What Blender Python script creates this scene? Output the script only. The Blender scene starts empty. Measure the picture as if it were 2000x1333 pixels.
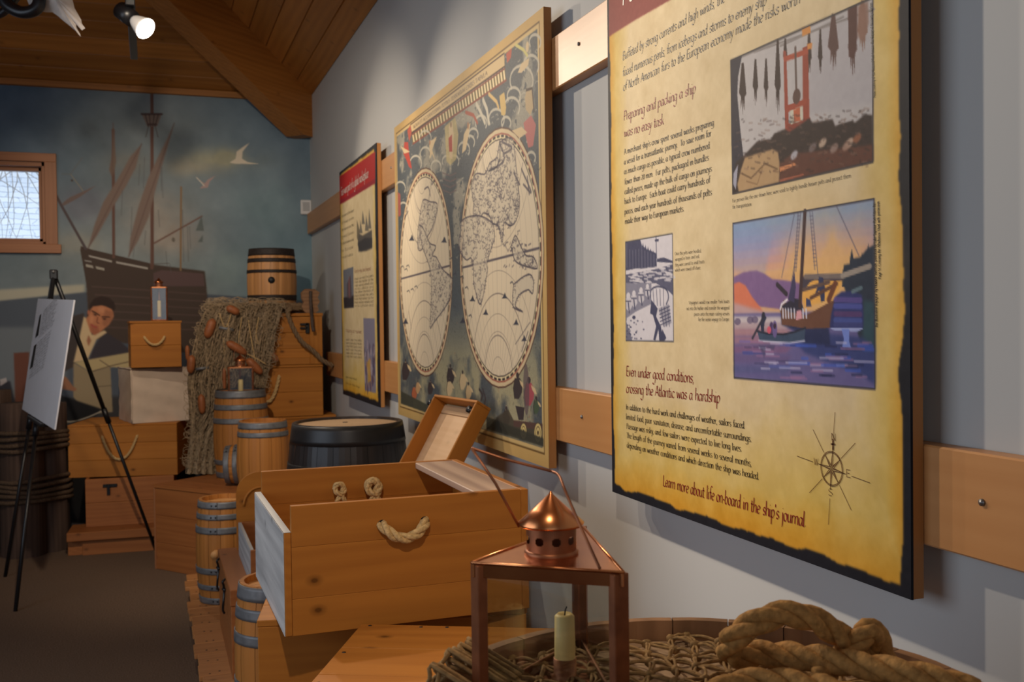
import bpy, math, random
import numpy as np
random.seed(7)
rng = np.random.RandomState(11)
SC = bpy.context.scene
PI = math.pi
# ---------------------------------------------------------------- camera
CAM = dict(f=1970.0, yaw=0.3423, pitch=0.0204, roll=0.0127, h=1.5)

def cam_axes():
    y, p, r = CAM['yaw'], CAM['pitch'], CAM['roll']
    f = np.array([math.sin(y)*math.cos(p), math.cos(y)*math.cos(p), -math.sin(p)])
    a = np.array([math.cos(y), -math.sin(y), 0.0]); u = np.cross(a, f)
    return a*math.cos(r)-u*math.sin(r), u*math.cos(r)+a*math.sin(r), f
AX_R, AX_U, AX_F = cam_axes()
ORG = np.array([0, 0, CAM['h']])
from mathutils import Matrix, Vector
camd = bpy.data.cameras.new('camera'); camo = bpy.data.objects.new('camera', camd)
SC.collection.objects.link(camo); SC.camera = camo
camo.matrix_world = Matrix(((AX_R[0], AX_U[0], -AX_F[0], 0), (AX_R[1], AX_U[1], -AX_F[1], 0),
                            (AX_R[2], AX_U[2], -AX_F[2], CAM['h']), (0, 0, 0, 1)))
camd.sensor_width = 36; camd.lens = 36*CAM['f']/2000
camd.clip_start = .05; camd.clip_end = 60
camd.dof.use_dof = True; camd.dof.focus_distance = 1.9; camd.dof.aperture_fstop = 9.0
# ---------------------------------------------------------------- view, world, lights
SC.view_settings.view_transform = 'Standard'; SC.view_settings.look = 'None'
SC.view_settings.gamma = 1; SC.view_settings.exposure = 0.0
SC.view_settings.use_curve_mapping = False
W = bpy.data.worlds.new('daylight'); SC.world = W; W.use_nodes = True
W.node_tree.nodes['Background'].inputs[0].default_value = (.80, .86, 1.0, 1)
W.node_tree.nodes['Background'].inputs[1].default_value = .17

def light(name, kind, loc, aim, power, color, **k):
    d = bpy.data.lights.new(name, kind); d.energy = power; d.color = color
    for a, v in k.items(): setattr(d, a, v)
    o = bpy.data.objects.new(name, d); SC.collection.objects.link(o); o.location = loc
    o.rotation_euler = (Vector(aim)-Vector(loc)).to_track_quat('-Z', 'Y').to_euler()
    return o
WARM = (1.0, .84, .66)
TRACK_X = -.115
# daylight through the window wall left of the photographer
light('window_daylight', 'AREA', (-3.1, 2.2, 1.9), (1, 2.6, 1.0), 50, (.72, .84, 1.0), shape='RECTANGLE', size=3.4, size_y=1.9)
light('rear_fill', 'AREA', (-1.2, -3.0, 1.9), (.8, 3, 1.2), 12, (.88, .93, 1.0), shape='RECTANGLE', size=2.4, size_y=1.9)  # unseen added lamp, soft fill from the open rear of the room
SPOTS = [((-.02, 5.10, 2.84), (1.15, 3.5, 1.5), 84), ((-.12, 4.20, 2.9), (1.15, 1.9, 1.3), 90),
         ((-.12, 2.9, 2.9), (1.15, .95, 1.4), 92), ((-.12, .2, 2.9), (.62, 2.6, .85), 105),
         ((-.12, 3.5, 2.9), (.8, 6.7, 1.3), 170), ((-.5, 5.9, 2.9), (-.1, 8.0, 1.7), 42), ((-.12, 6.6, 2.9), (1.2, 5.0, 1.6), 45)]
for i, (l, a, p) in enumerate(SPOTS):
    light('track_spot', 'SPOT', l, a, p, WARM, spot_size=math.radians(78 if i != 3 else 50), spot_blend=.7, shadow_soft_size=.035)

# ---------------------------------------------------------------- sight lines of the pinhole camera, used to survey real positions
def ray(px, py): return AX_F+AX_R*(px-1000)/CAM['f']+AX_U*(666.5-py)/CAM['f']
def atx(px, py, X): d = ray(px, py); return ORG+d*X/d[0]
def aty(px, py, Y): d = ray(px, py); return ORG+d*Y/d[1]
def atz(px, py, Z): d = ray(px, py); return ORG+d*(Z-CAM['h'])/d[2]
def atd(px, py, D): return ORG+ray(px, py)*D

# ---------------------------------------------------------------- materials
def s2l(c): return tuple(((v/255)/12.92 if v/255 <= .04045 else ((v/255+.055)/1.055)**2.4) for v in c)
def newmat(name):
    m = bpy.data.materials.new(name); m.use_nodes = True
    return m, m.node_tree.nodes, m.node_tree.links, m.node_tree.nodes['Principled BSDF']
def ramp(N, stops, interp='LINEAR'):
    r = N.new('ShaderNodeValToRGB'); r.color_ramp.interpolation = interp
    e = r.color_ramp.elements
    while len(e) < len(stops): e.new(.5)
    for i, (p, c) in enumerate(stops):
        e[i].position = p; e[i].color = (*c, 1) if len(c) == 3 else c
    return r
def mixc(N, L, a, b, fac, mode='MIX'):
    m = N.new('ShaderNodeMix'); m.data_type = 'RGBA'; m.blend_type = mode
    for s, v in ((m.inputs[0], fac), (m.inputs[6], a), (m.inputs[7], b)):
        if hasattr(v, 'links') or hasattr(v, 'is_output'): L.new(v, s)
        elif isinstance(v, (int, float)): s.default_value = v
        else: s.default_value = (*v, 1)
    return m.outputs[2]
def wood(name, light_c, dark_c, rough=.5, knots=.5, contrast=.6, spec=.35, coat=0.0, scale=1.0):
    m, N, L, B = newmat(name)
    at = N.new('ShaderNodeAttribute'); at.attribute_name = 'gc'
    mp = N.new('ShaderNodeMapping'); mp.inputs['Scale'].default_value = (1.6*scale, 26*scale, 26*scale); L.new(at.outputs['Vector'], mp.inputs[0])
    n1 = N.new('ShaderNodeTexNoise'); n1.inputs['Scale'].default_value = 1.0; n1.inputs['Detail'].default_value = 6; n1.inputs['Distortion'].default_value = .6
    L.new(mp.outputs[0], n1.inputs['Vector'])
    mp2 = N.new('ShaderNodeMapping'); mp2.inputs['Scale'].default_value = (.9*scale, 9*scale, 9*scale); L.new(at.outputs['Vector'], mp2.inputs[0])
    wv = N.new('ShaderNodeTexWave'); wv.wave_type = 'RINGS'; wv.inputs['Scale'].default_value = 1.3; wv.inputs['Distortion'].default_value = 7; wv.inputs['Detail'].default_value = 2; wv.inputs['Detail Scale'].default_value = .7
    L.new(mp2.outputs[0], wv.inputs['Vector'])
    r1 = ramp(N, [(.3, (0, 0, 0)), (.72, (1, 1, 1))]); L.new(n1.outputs['Fac'], r1.inputs[0])
    mx = mixc(N, L, r1.outputs[0], wv.outputs['Color'], .4)
    mpf = N.new('ShaderNodeMapping'); mpf.inputs['Scale'].default_value = (5*scale, 150*scale, 150*scale); L.new(at.outputs['Vector'], mpf.inputs[0])
    nf = N.new('ShaderNodeTexNoise'); nf.inputs['Scale'].default_value = 1.0; nf.inputs['Detail'].default_value = 3; L.new(mpf.outputs[0], nf.inputs['Vector'])
    mx = mixc(N, L, mx, nf.outputs['Color'], .28)
    mid = tuple(a*(1-contrast)+b*contrast for a, b in zip(light_c, dark_c))
    c = mixc(N, L, light_c, mid, mx)
    sp = N.new('ShaderNodeSeparateXYZ'); L.new(at.outputs['Vector'], sp.inputs[0]); ad = N.new('ShaderNodeMath'); L.new(sp.outputs[1], ad.inputs[0]); L.new(sp.outputs[2], ad.inputs[1])
    cb = N.new('ShaderNodeCombineXYZ'); L.new(sp.outputs[0], cb.inputs[0]); L.new(ad.outputs[0], cb.inputs[1])
    mp3 = N.new('ShaderNodeMapping'); mp3.inputs['Scale'].default_value = (5.0*scale, 7.5*scale, 1); L.new(cb.outputs[0], mp3.inputs[0])
    vo = N.new('ShaderNodeTexVoronoi'); vo.voronoi_dimensions = '2D'; vo.inputs['Scale'].default_value = 1.0; L.new(mp3.outputs[0], vo.inputs['Vector'])
    kr = ramp(N, [(.028, (1, 1, 1)), (.05, (.55, .55, .55)), (.12, (0, 0, 0))]); L.new(vo.outputs['Distance'], kr.inputs[0])
    sc_ = N.new('ShaderNodeSeparateColor'); L.new(vo.outputs['Color'], sc_.inputs[0]); gt = N.new('ShaderNodeMath'); gt.operation = 'GREATER_THAN'; gt.inputs[1].default_value = .62; L.new(sc_.outputs[0], gt.inputs[0])
    km0 = N.new('ShaderNodeMath'); km0.operation = 'MULTIPLY'; L.new(kr.outputs[0], km0.inputs[0]); L.new(gt.outputs[0], km0.inputs[1])
    km = N.new('ShaderNodeMath'); km.operation = 'MULTIPLY'; km.inputs[1].default_value = knots; L.new(km0.outputs[0], km.inputs[0])
    c = mixc(N, L, c, tuple(v*.30 for v in dark_c), km.outputs[0])
    ti = N.new('ShaderNodeAttribute'); ti.attribute_name = 'tint'
    c = mixc(N, L, c, ti.outputs['Color'], 1.0, 'MULTIPLY')
    L.new(c, B.inputs['Base Color']); B.inputs['Roughness'].default_value = rough
    B.inputs['Specular IOR Level'].default_value = spec; B.inputs['Coat Weight'].default_value = coat; B.inputs['Coat Roughness'].default_value = .25
    bp = N.new('ShaderNodeBump'); bp.inputs['Strength'].default_value = .12; bp.inputs['Distance'].default_value = .003
    L.new(n1.outputs['Fac'], bp.inputs['Height']); L.new(bp.outputs[0], B.inputs['Normal'])
    return m
def plain(name, c, rough=.5, metal=0.0, spec=.5, noise=0.0, nscale=20, bump=0.0, c2=None):
    m, N, L, B = newmat(name)
    B.inputs['Roughness'].default_value = rough; B.inputs['Metallic'].default_value = metal; B.inputs['Specular IOR Level'].default_value = spec
    co = N.new('ShaderNodeTexCoord'); n = N.new('ShaderNodeTexNoise'); n.inputs['Scale'].default_value = nscale; n.inputs['Detail'].default_value = 5
    L.new(co.outputs['Object'], n.inputs['Vector'])
    rr = ramp(N, [(.3, (0, 0, 0)), (.7, (1, 1, 1))]); L.new(n.outputs['Fac'], rr.inputs[0])
    b = c2 if c2 else tuple(v*(1-noise) for v in c)
    L.new(mixc(N, L, c, b, rr.outputs[0]), B.inputs['Base Color'])
    if bump:
        bp = N.new('ShaderNodeBump'); bp.inputs['Strength'].default_value = bump; bp.inputs['Distance'].default_value = .004
        L.new(n.outputs['Fac'], bp.inputs['Height']); L.new(bp.outputs[0], B.inputs['Normal'])
    return m
def painted(name, rough=.45, spec=.4, coat=0.0, crough=.15):
    m, N, L, B = newmat(name)
    a = N.new('ShaderNodeAttribute'); a.attribute_name = 'Col'
    L.new(a.outputs['Color'], B.inputs['Base Color']); B.inputs['Roughness'].default_value = rough
    B.inputs['Specular IOR Level'].default_value = spec; B.inputs['Coat Weight'].default_value = coat; B.inputs['Coat Roughness'].default_value = crough
    return m
M = {}
M['pine'] = wood('honey_pine', (.47, .182, .030), (.27, .086, .012), .5, .85, .65, spec=.22)
M['ringed'] = wood('ring_grained_wood', (.70, .50, .36), (.20, .11, .09), .5, .0, 1.0, scale=.42)
M['pine_in'] = M['pine']
M['pale'] = wood('pale_wood', (.68, .45, .26), (.50, .27, .11), .5, .15, .5)
M['cedar'] = wood('red_cedar', (.40, .145, .040), (.21, .062, .015), .55, .6, .7)
M['plank'] = wood('deck_plank', (.52, .235, .08), (.30, .11, .032), .55, .6, .7)
M['ceil'] = wood('ceiling_cedar', (.56, .225, .046), (.28, .098, .018), .5, .4, .8, scale=.8)
M['rail'] = wood('maple_rail', (.60, .29, .105), (.46, .19, .055), .4, .05, .5, spec=.45)
M['frame'] = wood('window_frame_wood', (.36, .15, .06), (.22, .08, .03), .5, .2, .6)
M['keg'] = wood('oak_stave', (.47, .195, .045), (.29, .10, .022), .5, .1, .6, spec=.25)
M['kegtop'] = wood('oak_head', (.64, .33, .12), (.46, .2, .06), .5, .1, .5)
M['charred'] = wood('charred_stave', (.60, .29, .10), (.10, .03, .01), .5, .1, .5)
M['old'] = wood('weathered_oak', (.34, .175, .08), (.11, .05, .022), .7, .3, .9)
M['oldhead'] = wood('weathered_head', (.50, .34, .20), (.33, .2, .11), .6, .2, .6)
M['log'] = wood('dark_log', (.115, .07, .05), (.04, .023, .017), .9, .2, .9)
M['black'] = wood('black_stave', (.030, .022, .020), (.010, .008, .007), .42, .0, .8, spec=.5)
M['hoop'] = plain('galvanised_hoop', (.19, .195, .205), .5, .35, .5, .35, 30)
M['blackhoop'] = plain('black_iron', (.022, .020, .020), .4, .1, .5, .3, 30)
M['char'] = plain('charred_hoop', (.03, .02, .016), .6, 0, .3, .5, 60)
M['rivet'] = plain('dark_rivet', (.015, .015, .017), .5, .4)
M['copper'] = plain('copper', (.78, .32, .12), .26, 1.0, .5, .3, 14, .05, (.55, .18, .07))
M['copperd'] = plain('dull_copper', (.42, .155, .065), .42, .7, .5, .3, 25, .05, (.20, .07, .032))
M['wax'] = plain('candle_wax', (.95, .66, .24), .5, 0, .4, .12, 30)
M['rope'] = plain('manila_rope', (.70, .47, .21), .85, 0, .2, .45, 160, .6)
M['darkrope'] = plain('aged_rope', (.24, .155, .085), .9, 0, .2, .45, 160, .6)
M['net'] = plain('net_twine', (.50, .37, .23), .95, 0, .1, .5, 50, .3)
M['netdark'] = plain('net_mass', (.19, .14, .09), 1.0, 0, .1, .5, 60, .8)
M['float'] = plain('cork_float', (.34, .11, .035), .5, 0, .4, .3, 30)
M['canvas'] = plain('canvas_sack', (.66, .53, .42), .9, 0, .2, .12, 12, .2)
M['iron'] = plain('black_paint', (.012, .012, .014), .35, .1, .5, .2, 20)
M['white'] = plain('white_plastic', (.62, .6, .58), .5, 0, .4, .05, 20)
M['blackface'] = plain('board_black', (.012, .013, .019), .55, 0, .2, .3, 12)
M['edge'] = wood('board_edge', (.45, .20, .06), (.33, .13, .035), .45, 0, .5)
M['red'] = plain('print_red', s2l((128, 22, 24)), .5, 0, .4, .1, 30)
M['ink'] = plain('print_ink', s2l((26, 22, 20)), .5, 0, .4, .1, 30)
M['brownink'] = plain('print_sepia', s2l((96, 62, 34)), .5, 0, .4, .1, 30)
M['whiteink'] = plain('print_white', s2l((225, 215, 205)), .5, 0, .4, .05, 30)
M['print'] = painted('printed_panel', .62, .18)
M['mural'] = painted('mural_paint', .8, .25)
M['paper'] = plain('sign_card', (.80, .80, .84), .5, 0, .4, .04, 10)
M['hide'] = plain('white_hide', (.62, .56, .52), .9, 0, .2, .3, 18, .5)
M['wall'] = plain('wall_paint', (.53, .53, .51), .75, 0, .3, .06, 1.2, 0, (.51, .51, .495))
M['barrelnet'] = plain('olive_twine', (.38, .225, .09), .9, 0, .2, .5, 120, .5)
M['lashing'] = plain('dark_lashing', (.13, .085, .055), .95, 0, .1, .5, 100, .5)
M['painted_daylight'] = wood('painted_daylight_board', (.68, .68, .67), (.20, .20, .21), .6, .5, .95, scale=1.1)  # streaky white that paints daylight onto left-facing boards
M['screw'] = plain('screw_steel', (.25, .25, .25), .4, .8)
M['leather'] = plain('worn_iron', (.10, .07, .055), .7, .2, .3, .4, 40)

mg, N, L, B = newmat('lantern_glass')
tr = N.new('ShaderNodeBsdfTransparent'); tr.inputs[0].default_value = (.93, .95, .95, 1); gs = N.new('ShaderNodeBsdfGlossy'); gs.inputs['Roughness'].default_value = .03
fr_ = N.new('ShaderNodeFresnel'); fr_.inputs[0].default_value = 1.45; ms = N.new('ShaderNodeMixShader'); ms.inputs[0].default_value = .075; N.remove(fr_); L.new(tr.outputs[0], ms.inputs[1]); L.new(gs.outputs[0], ms.inputs[2])
L.new(ms.outputs[0], N['Material Output'].inputs['Surface'])
M['glass'] = mg
m, N, L, B = newmat('bulb_glow')
B.inputs['Emission Color'].default_value = (1, .93, .8, 1); B.inputs['Emission Strength'].default_value = 14
M['bulb'] = m
m, N, L, B = newmat('carpet')
co = N.new('ShaderNodeTexCoord'); n = N.new('ShaderNodeTexNoise'); n.inputs['Scale'].default_value = 140; n.inputs['Detail'].default_value = 3
n2 = N.new('ShaderNodeTexNoise'); n2.inputs['Scale'].default_value = 1.5; L.new(co.outputs['Object'], n2.inputs['Vector'])
L.new(co.outputs['Object'], n.inputs['Vector']); r = ramp(N, [(.35, (.11, .072, .048)), (.65, (.25, .165, .11))]); L.new(n.outputs['Fac'], r.inputs[0])
L.new(mixc(N, L, r.outputs[0], (.155, .108, .076), n2.outputs['Fac']), B.inputs['Base Color']); B.inputs['Roughness'].default_value = .95; B.inputs['Specular IOR Level'].default_value = .1
bp = N.new('ShaderNodeBump'); bp.inputs['Strength'].default_value = .6; bp.inputs['Distance'].default_value = .006
L.new(n.outputs['Fac'], bp.inputs['Height']); L.new(bp.outputs[0], B.inputs['Normal']); M['carpet'] = m
# bright snow-lit shingle roof seen outside the window: a pale sunlit surface
m, N, L, B = newmat('sunlit_shingles')
co = N.new('ShaderNodeTexCoord'); br = N.new('ShaderNodeTexBrick'); br.inputs['Scale'].default_value = 4.4; br.inputs['Row Height'].default_value = .25; br.inputs['Brick Width'].default_value = .8
br.inputs['Color1'].default_value = (.85, .9, 1, 1); br.inputs['Color2'].default_value = (.72, .8, .95, 1); br.inputs['Mortar'].default_value = (.30, .38, .55, 1); br.inputs['Mortar Size'].default_value = .016; br.inputs['Mortar Smooth'].default_value = .6
mp = N.new('ShaderNodeMapping'); mp.inputs['Rotation'].default_value = (PI/2, 0, 0); L.new(co.outputs['Object'], mp.inputs[0])
nz = N.new('ShaderNodeTexNoise'); nz.inputs['Scale'].default_value = 9; va = N.new('ShaderNodeVectorMath'); va.operation = 'MULTIPLY_ADD'; va.inputs[1].default_value = (.12, .05, .12); L.new(co.outputs['Object'], nz.inputs['Vector']); L.new(nz.outputs['Color'], va.inputs[0]); L.new(mp.outputs[0], va.inputs[2])
L.new(va.outputs[0], br.inputs['Vector']); L.new(br.outputs[0], B.inputs['Base Color']); B.inputs['Roughness'].default_value = .9
M['shingle'] = m
# ---------------------------------------------------------------- mesh builder
class MB:
    def __init__(s): s.v = []; s.f = []; s.g = []; s.t = []; s.mi = []; s.sm = []
    def add(s, V, F, g=None, t=None, mi=0, smooth=False):
        n = len(s.v); s.v.extend([tuple(float(c) for c in p) for p in V])
        s.f.extend([tuple(i+n for i in f) for f in F])
        if g is None: g = [(p[0]*1.0, p[1]*1.0, p[2]*1.0) for p in V]
        s.g.extend([tuple(float(c) for c in q) for q in g])
        if t is None: t = 1.0
        s.t.extend([t]*len(V)); s.mi.extend([mi]*len(F)); s.sm.extend([smooth]*len(F))
    def frame(s, o, ex, ey, ez, sx, sy, sz, grain=0, b=.002, mi=0, tint=None, go=None):
        """chamfered board centred on o with half-axes along ex,ey,ez"""
        o, ex, ey, ez = [np.array(q, float) for q in (o, ex, ey, ez)]
        hx, hy, hz = sx/2, sy/2, sz/2; b = min(b, hx*.45, hy*.45, hz*.45)
        V = []; idx = {}
        for a in (-1, 1):
            for c in (-1, 1):
                for d in (-1, 1):
                    for k in range(3):
                        p = [a*(hx-(b if k != 0 else 0)), c*(hy-(b if k != 1 else 0)), d*(hz-(b if k != 2 else 0))]
                        idx[(a, c, d, k)] = len(V); V.append(p)
        F = []
        I = lambda a, c, d, k: idx[(a, c, d, k)]
        for a in (-1, 1):
            q = [I(a, -1, -1, 0), I(a, 1, -1, 0), I(a, 1, 1, 0), I(a, -1, 1, 0)]; F.append(q if a > 0 else q[::-1])
            q = [I(-1, a, -1, 1), I(-1, a, 1, 1), I(1, a, 1, 1), I(1, a, -1, 1)]; F.append(q if a > 0 else q[::-1])
            q = [I(-1, -1, a, 2), I(1, -1, a, 2), I(1, 1, a, 2), I(-1, 1, a, 2)]; F.append(q if a > 0 else q[::-1])
        for a in (-1, 1):
            for c in (-1, 1):
                q = [I(a, c, -1, 0), I(a, c, -1, 1), I(a, c, 1, 1), I(a, c, 1, 0)]; F.append(q if a*c > 0 else q[::-1])
                q = [I(a, -1, c, 0), I(a, 1, c, 0), I(a, 1, c, 2), I(a, -1, c, 2)]; F.append(q if a*c > 0 else q[::-1])
                q = [I(-1, a, c, 1), I(-1, a, c, 2), I(1, a, c, 2), I(1, a, c, 1)]; F.append(q if a*c > 0 else q[::-1])
                for d in (-1, 1):
                    q = [I(a, c, d, 0), I(a, c, d, 1), I(a, c, d, 2)]; F.append(q if a*c*d > 0 else q[::-1])
        off = rng.uniform(-9, 9, 3) if go is None else np.array(go)
        perm = {0: (0, 1, 2), 1: (1, 0, 2), 2: (2, 0, 1)}[grain]
        G = [(p[perm[0]]+off[0], p[perm[1]]+off[1], p[perm[2]]+off[2]) for p in V]
        P = [o+ex*p[0]+ey*p[1]+ez*p[2] for p in V]
        s.add(P, F, G, rng.uniform(.9, 1.06) if tint is None else tint, mi)
    def box(s, x0, x1, y0, y1, z0, z1, **k):
        s.frame(((x0+x1)/2, (y0+y1)/2, (z0+z1)/2), (1, 0, 0), (0, 1, 0), (0, 0, 1), x1-x0, y1-y0, z1-z0, **k)
    def tube(s, pts, r, n=6, cap=True, smooth=True, tint=1.0, mi=0, closed=False):
        P = np.array(pts, float); m = len(P); R_ = np.array(r if hasattr(r, '__len__') else [r]*m, float)
        T = np.gradient(P, axis=0)
        if closed: T = np.roll(P, -1, 0)-np.roll(P, 1, 0)
        T /= np.linalg.norm(T, axis=1)[:, None]+1e-12
        a = np.array([0, 0, 1.0]) if abs(T[0][2]) < .9 else np.array([1.0, 0, 0])
        u = np.cross(T[0], a); u /= np.linalg.norm(u)
        V = []; G = []; acc = 0
        for i in range(m):
            u = u-T[i]*(u@T[i]); u /= np.linalg.norm(u)+1e-12; w = np.cross(T[i], u)
            if i: acc += np.linalg.norm(P[i]-P[i-1])
            for k in range(n):
                an = 2*PI*k/n; V.append(P[i]+(u*math.cos(an)+w*math.sin(an))*R_[i]); G.append((acc, R_[i]*math.cos(an), R_[i]*math.sin(an)))
        F = []
        for i in range(m if closed else m-1):
            for k in range(n):
                a0 = i*n+k; a1 = i*n+(k+1) % n; j = ((i+1) % m)*n; F.append((a0, a1, j+(k+1) % n, j+k))
        if cap and not closed:
            F.append(tuple(range(n))[::-1]); F.append(tuple((m-1)*n+k for k in range(n)))
        s.add(V, F, G, tint, mi, smooth)
    def rope(s, pts, r, turns_per=None, n=7, step=None):
        """three-strand laid rope along pts"""
        P = resample(pts, step or r*.55); m = len(P)
        T = np.gradient(P, axis=0); T /= np.linalg.norm(T, axis=1)[:, None]+1e-12
        a = np.array([0, 0, 1.0]) if abs(T[0][2]) < .9 else np.array([1.0, 0, 0])
        u = np.cross(T[0], a); u /= np.linalg.norm(u); U = []; Wv = []; L_ = [0]
        for i in range(m):
            u = u-T[i]*(u@T[i]); u /= np.linalg.norm(u)+1e-12; U.append(u); Wv.append(np.cross(T[i], u))
            if i: L_.append(L_[-1]+np.linalg.norm(P[i]-P[i-1]))
        pitch = turns_per or r*7.5
        for k in range(3):
            q = [P[i]+(U[i]*math.cos(2*PI*(k/3+L_[i]/pitch))+Wv[i]*math.sin(2*PI*(k/3+L_[i]/pitch)))*r*.52 for i in range(m)]
            s.tube(q, r*.56, n, tint=rng.uniform(.92, 1.05))
    def lathe(s, prof, n=32, cx=0, cy=0, cz=0, smooth=True, tint=1.0, mi=0, ax=None):
        V = []; G = []
        for (r, z) in prof:
            for k in range(n):
                a = 2*PI*k/n; V.append((cx+r*math.cos(a), cy+r*math.sin(a), cz+z)); G.append((r*math.cos(a), r*math.sin(a), z))
        F = []
        for i in range(len(prof)-1):
            for k in range(n): F.append((i*n+k, i*n+(k+1) % n, (i+1)*n+(k+1) % n, (i+1)*n+k))
        s.add(V, F, G, tint, mi, smooth)
    def ellipsoid(s, c, r, n=12, m=8, tint=1.0, mi=0, R=None, jit=0):
        V = []; F = []
        for i in range(m+1):
            t = PI*i/m
            for k in range(n):
                a = 2*PI*k/n; p = np.array([r[0]*math.sin(t)*math.cos(a), r[1]*math.sin(t)*math.sin(a), r[2]*math.cos(t)])*(1+rng.uniform(-jit, jit) if jit else 1)
                if R is not None: p = R@p
                V.append(p+np.array(c))
        for i in range(m):
            for k in range(n): F.append((i*n+k, (i+1)*n+k, (i+1)*n+(k+1) % n, i*n+(k+1) % n))
        s.add(V, F, None, tint, mi, True)
    def poly(s, pts, th, axis=1, mi=0, tint=1.0, base=0.0):
        """prism: 2-D outline pts extruded along an axis by th"""
        n = len(pts)
        def mk(p, d): return {0: (d, p[0], p[1]), 1: (p[0], d, p[1]), 2: (p[0], p[1], d)}[axis]
        V = [mk(p, base) for p in pts]+[mk(p, base+th) for p in pts]
        F = [tuple(range(n)), tuple(range(n, 2*n))[::-1]]+[(i, i+n, (i+1) % n+n, (i+1) % n) for i in range(n)]
        off = rng.uniform(-9, 9, 3)
        s.add(V, F, [tuple(np.array((v[0], v[2], v[1]))+off) for v in V], tint, mi)
    def build(s, name, mats, parent=None, loc=None, fix=False):
        me = bpy.data.meshes.new(name); me.from_pydata(s.v, [], s.f)
        if not isinstance(mats, (list, tuple)): mats = [mats]
        for m_ in mats: me.materials.append(m_)
        me.polygons.foreach_set('material_index', s.mi); me.polygons.foreach_set('use_smooth', s.sm)
        a = me.attributes.new('gc', 'FLOAT_VECTOR', 'POINT'); a.data.foreach_set('vector', np.array(s.g, float).ravel())
        t = me.attributes.new('tint', 'FLOAT_COLOR', 'POINT'); tt = np.ones((len(s.v), 4)); tt[:, :3] = np.array(s.t)[:, None]; t.data.foreach_set('color', tt.ravel())
        if fix:
            import bmesh
            bm = bmesh.new(); bm.from_mesh(me); bmesh.ops.recalc_face_normals(bm, faces=bm.faces); bm.to_mesh(me); bm.free()
        me.update()
        o = bpy.data.objects.new(name, me); SC.collection.objects.link(o)
        if parent: o.parent = parent
        if loc is not None: o.location = loc
        return o
def resample(pts, step):
    P = np.array(pts, float); n = len(P)
    if n > 2:
        Q = np.vstack([2*P[0]-P[1], P, 2*P[-1]-P[-2]]); out = []
        for i in range(n-1):
            p0, p1, p2, p3 = Q[i:i+4]
            for t in np.linspace(0, 1, 12, endpoint=False):
                out.append(.5*((2*p1)+(-p0+p2)*t+(2*p0-5*p1+4*p2-p3)*t*t+(-p0+3*p1-3*p2+p3)*t**3))
        out.append(P[-1]); P = np.array(out)
    d = np.r_[0, np.cumsum(np.linalg.norm(np.diff(P, axis=0), axis=1))]
    m = max(3, int(d[-1]/step)+1); s_ = np.linspace(0, d[-1], m)
    return np.array([np.interp(s_, d, P[:, k]) for k in range(P.shape[1])]).T
def thing(name, label, cat, loc=(0, 0, 0), rz=0, group=None, rot=None):
    o = bpy.data.objects.new(name, None); SC.collection.objects.link(o); o.empty_display_size = .1
    o.location = loc; o.rotation_euler = rot if rot is not None else (0, 0, rz)
    o['label'] = label; o['category'] = cat
    if group: o['group'] = group
    return o
def tag(o, label, cat, group=None, kind=None):
    o['label'] = label; o['category'] = cat
    if group: o['group'] = group
    if kind: o['kind'] = kind
    return o
def struct(o): o['kind'] = 'structure'; return o
def note(o, label): o['label'] = label; return o

# ---------------------------------------------------------------- painter: raster -> coloured mesh grid
def fbm(h, w, sc, octv=4, seed=0):
    r_ = np.random.RandomState(seed); out = np.zeros((h, w)); amp = 1; tot = 0
    for o in range(octv):
        gh, gw = max(2, int(sc[0]*2**o)+2), max(2, int(sc[1]*2**o)+2); g = r_.rand(gh, gw)
        y = np.linspace(0, gh-1.001, h); x = np.linspace(0, gw-1.001, w); yi = y.astype(int); xi = x.astype(int)
        fy = (y-yi)[:, None]; fx = (x-xi)[None]; fy = fy*fy*(3-2*fy); fx = fx*fx*(3-2*fx)
        a = g[yi][:, xi]; b = g[yi][:, np.minimum(xi+1, gw-1)]; c = g[np.minimum(yi+1, gh-1)][:, xi]; d = g[np.minimum(yi+1, gh-1)][:, np.minimum(xi+1, gw-1)]
        out += amp*((a*(1-fx)+b*fx)*(1-fy)+(c*(1-fx)+d*fx)*fy); tot += amp; amp *= .55
    return out/tot
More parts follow.
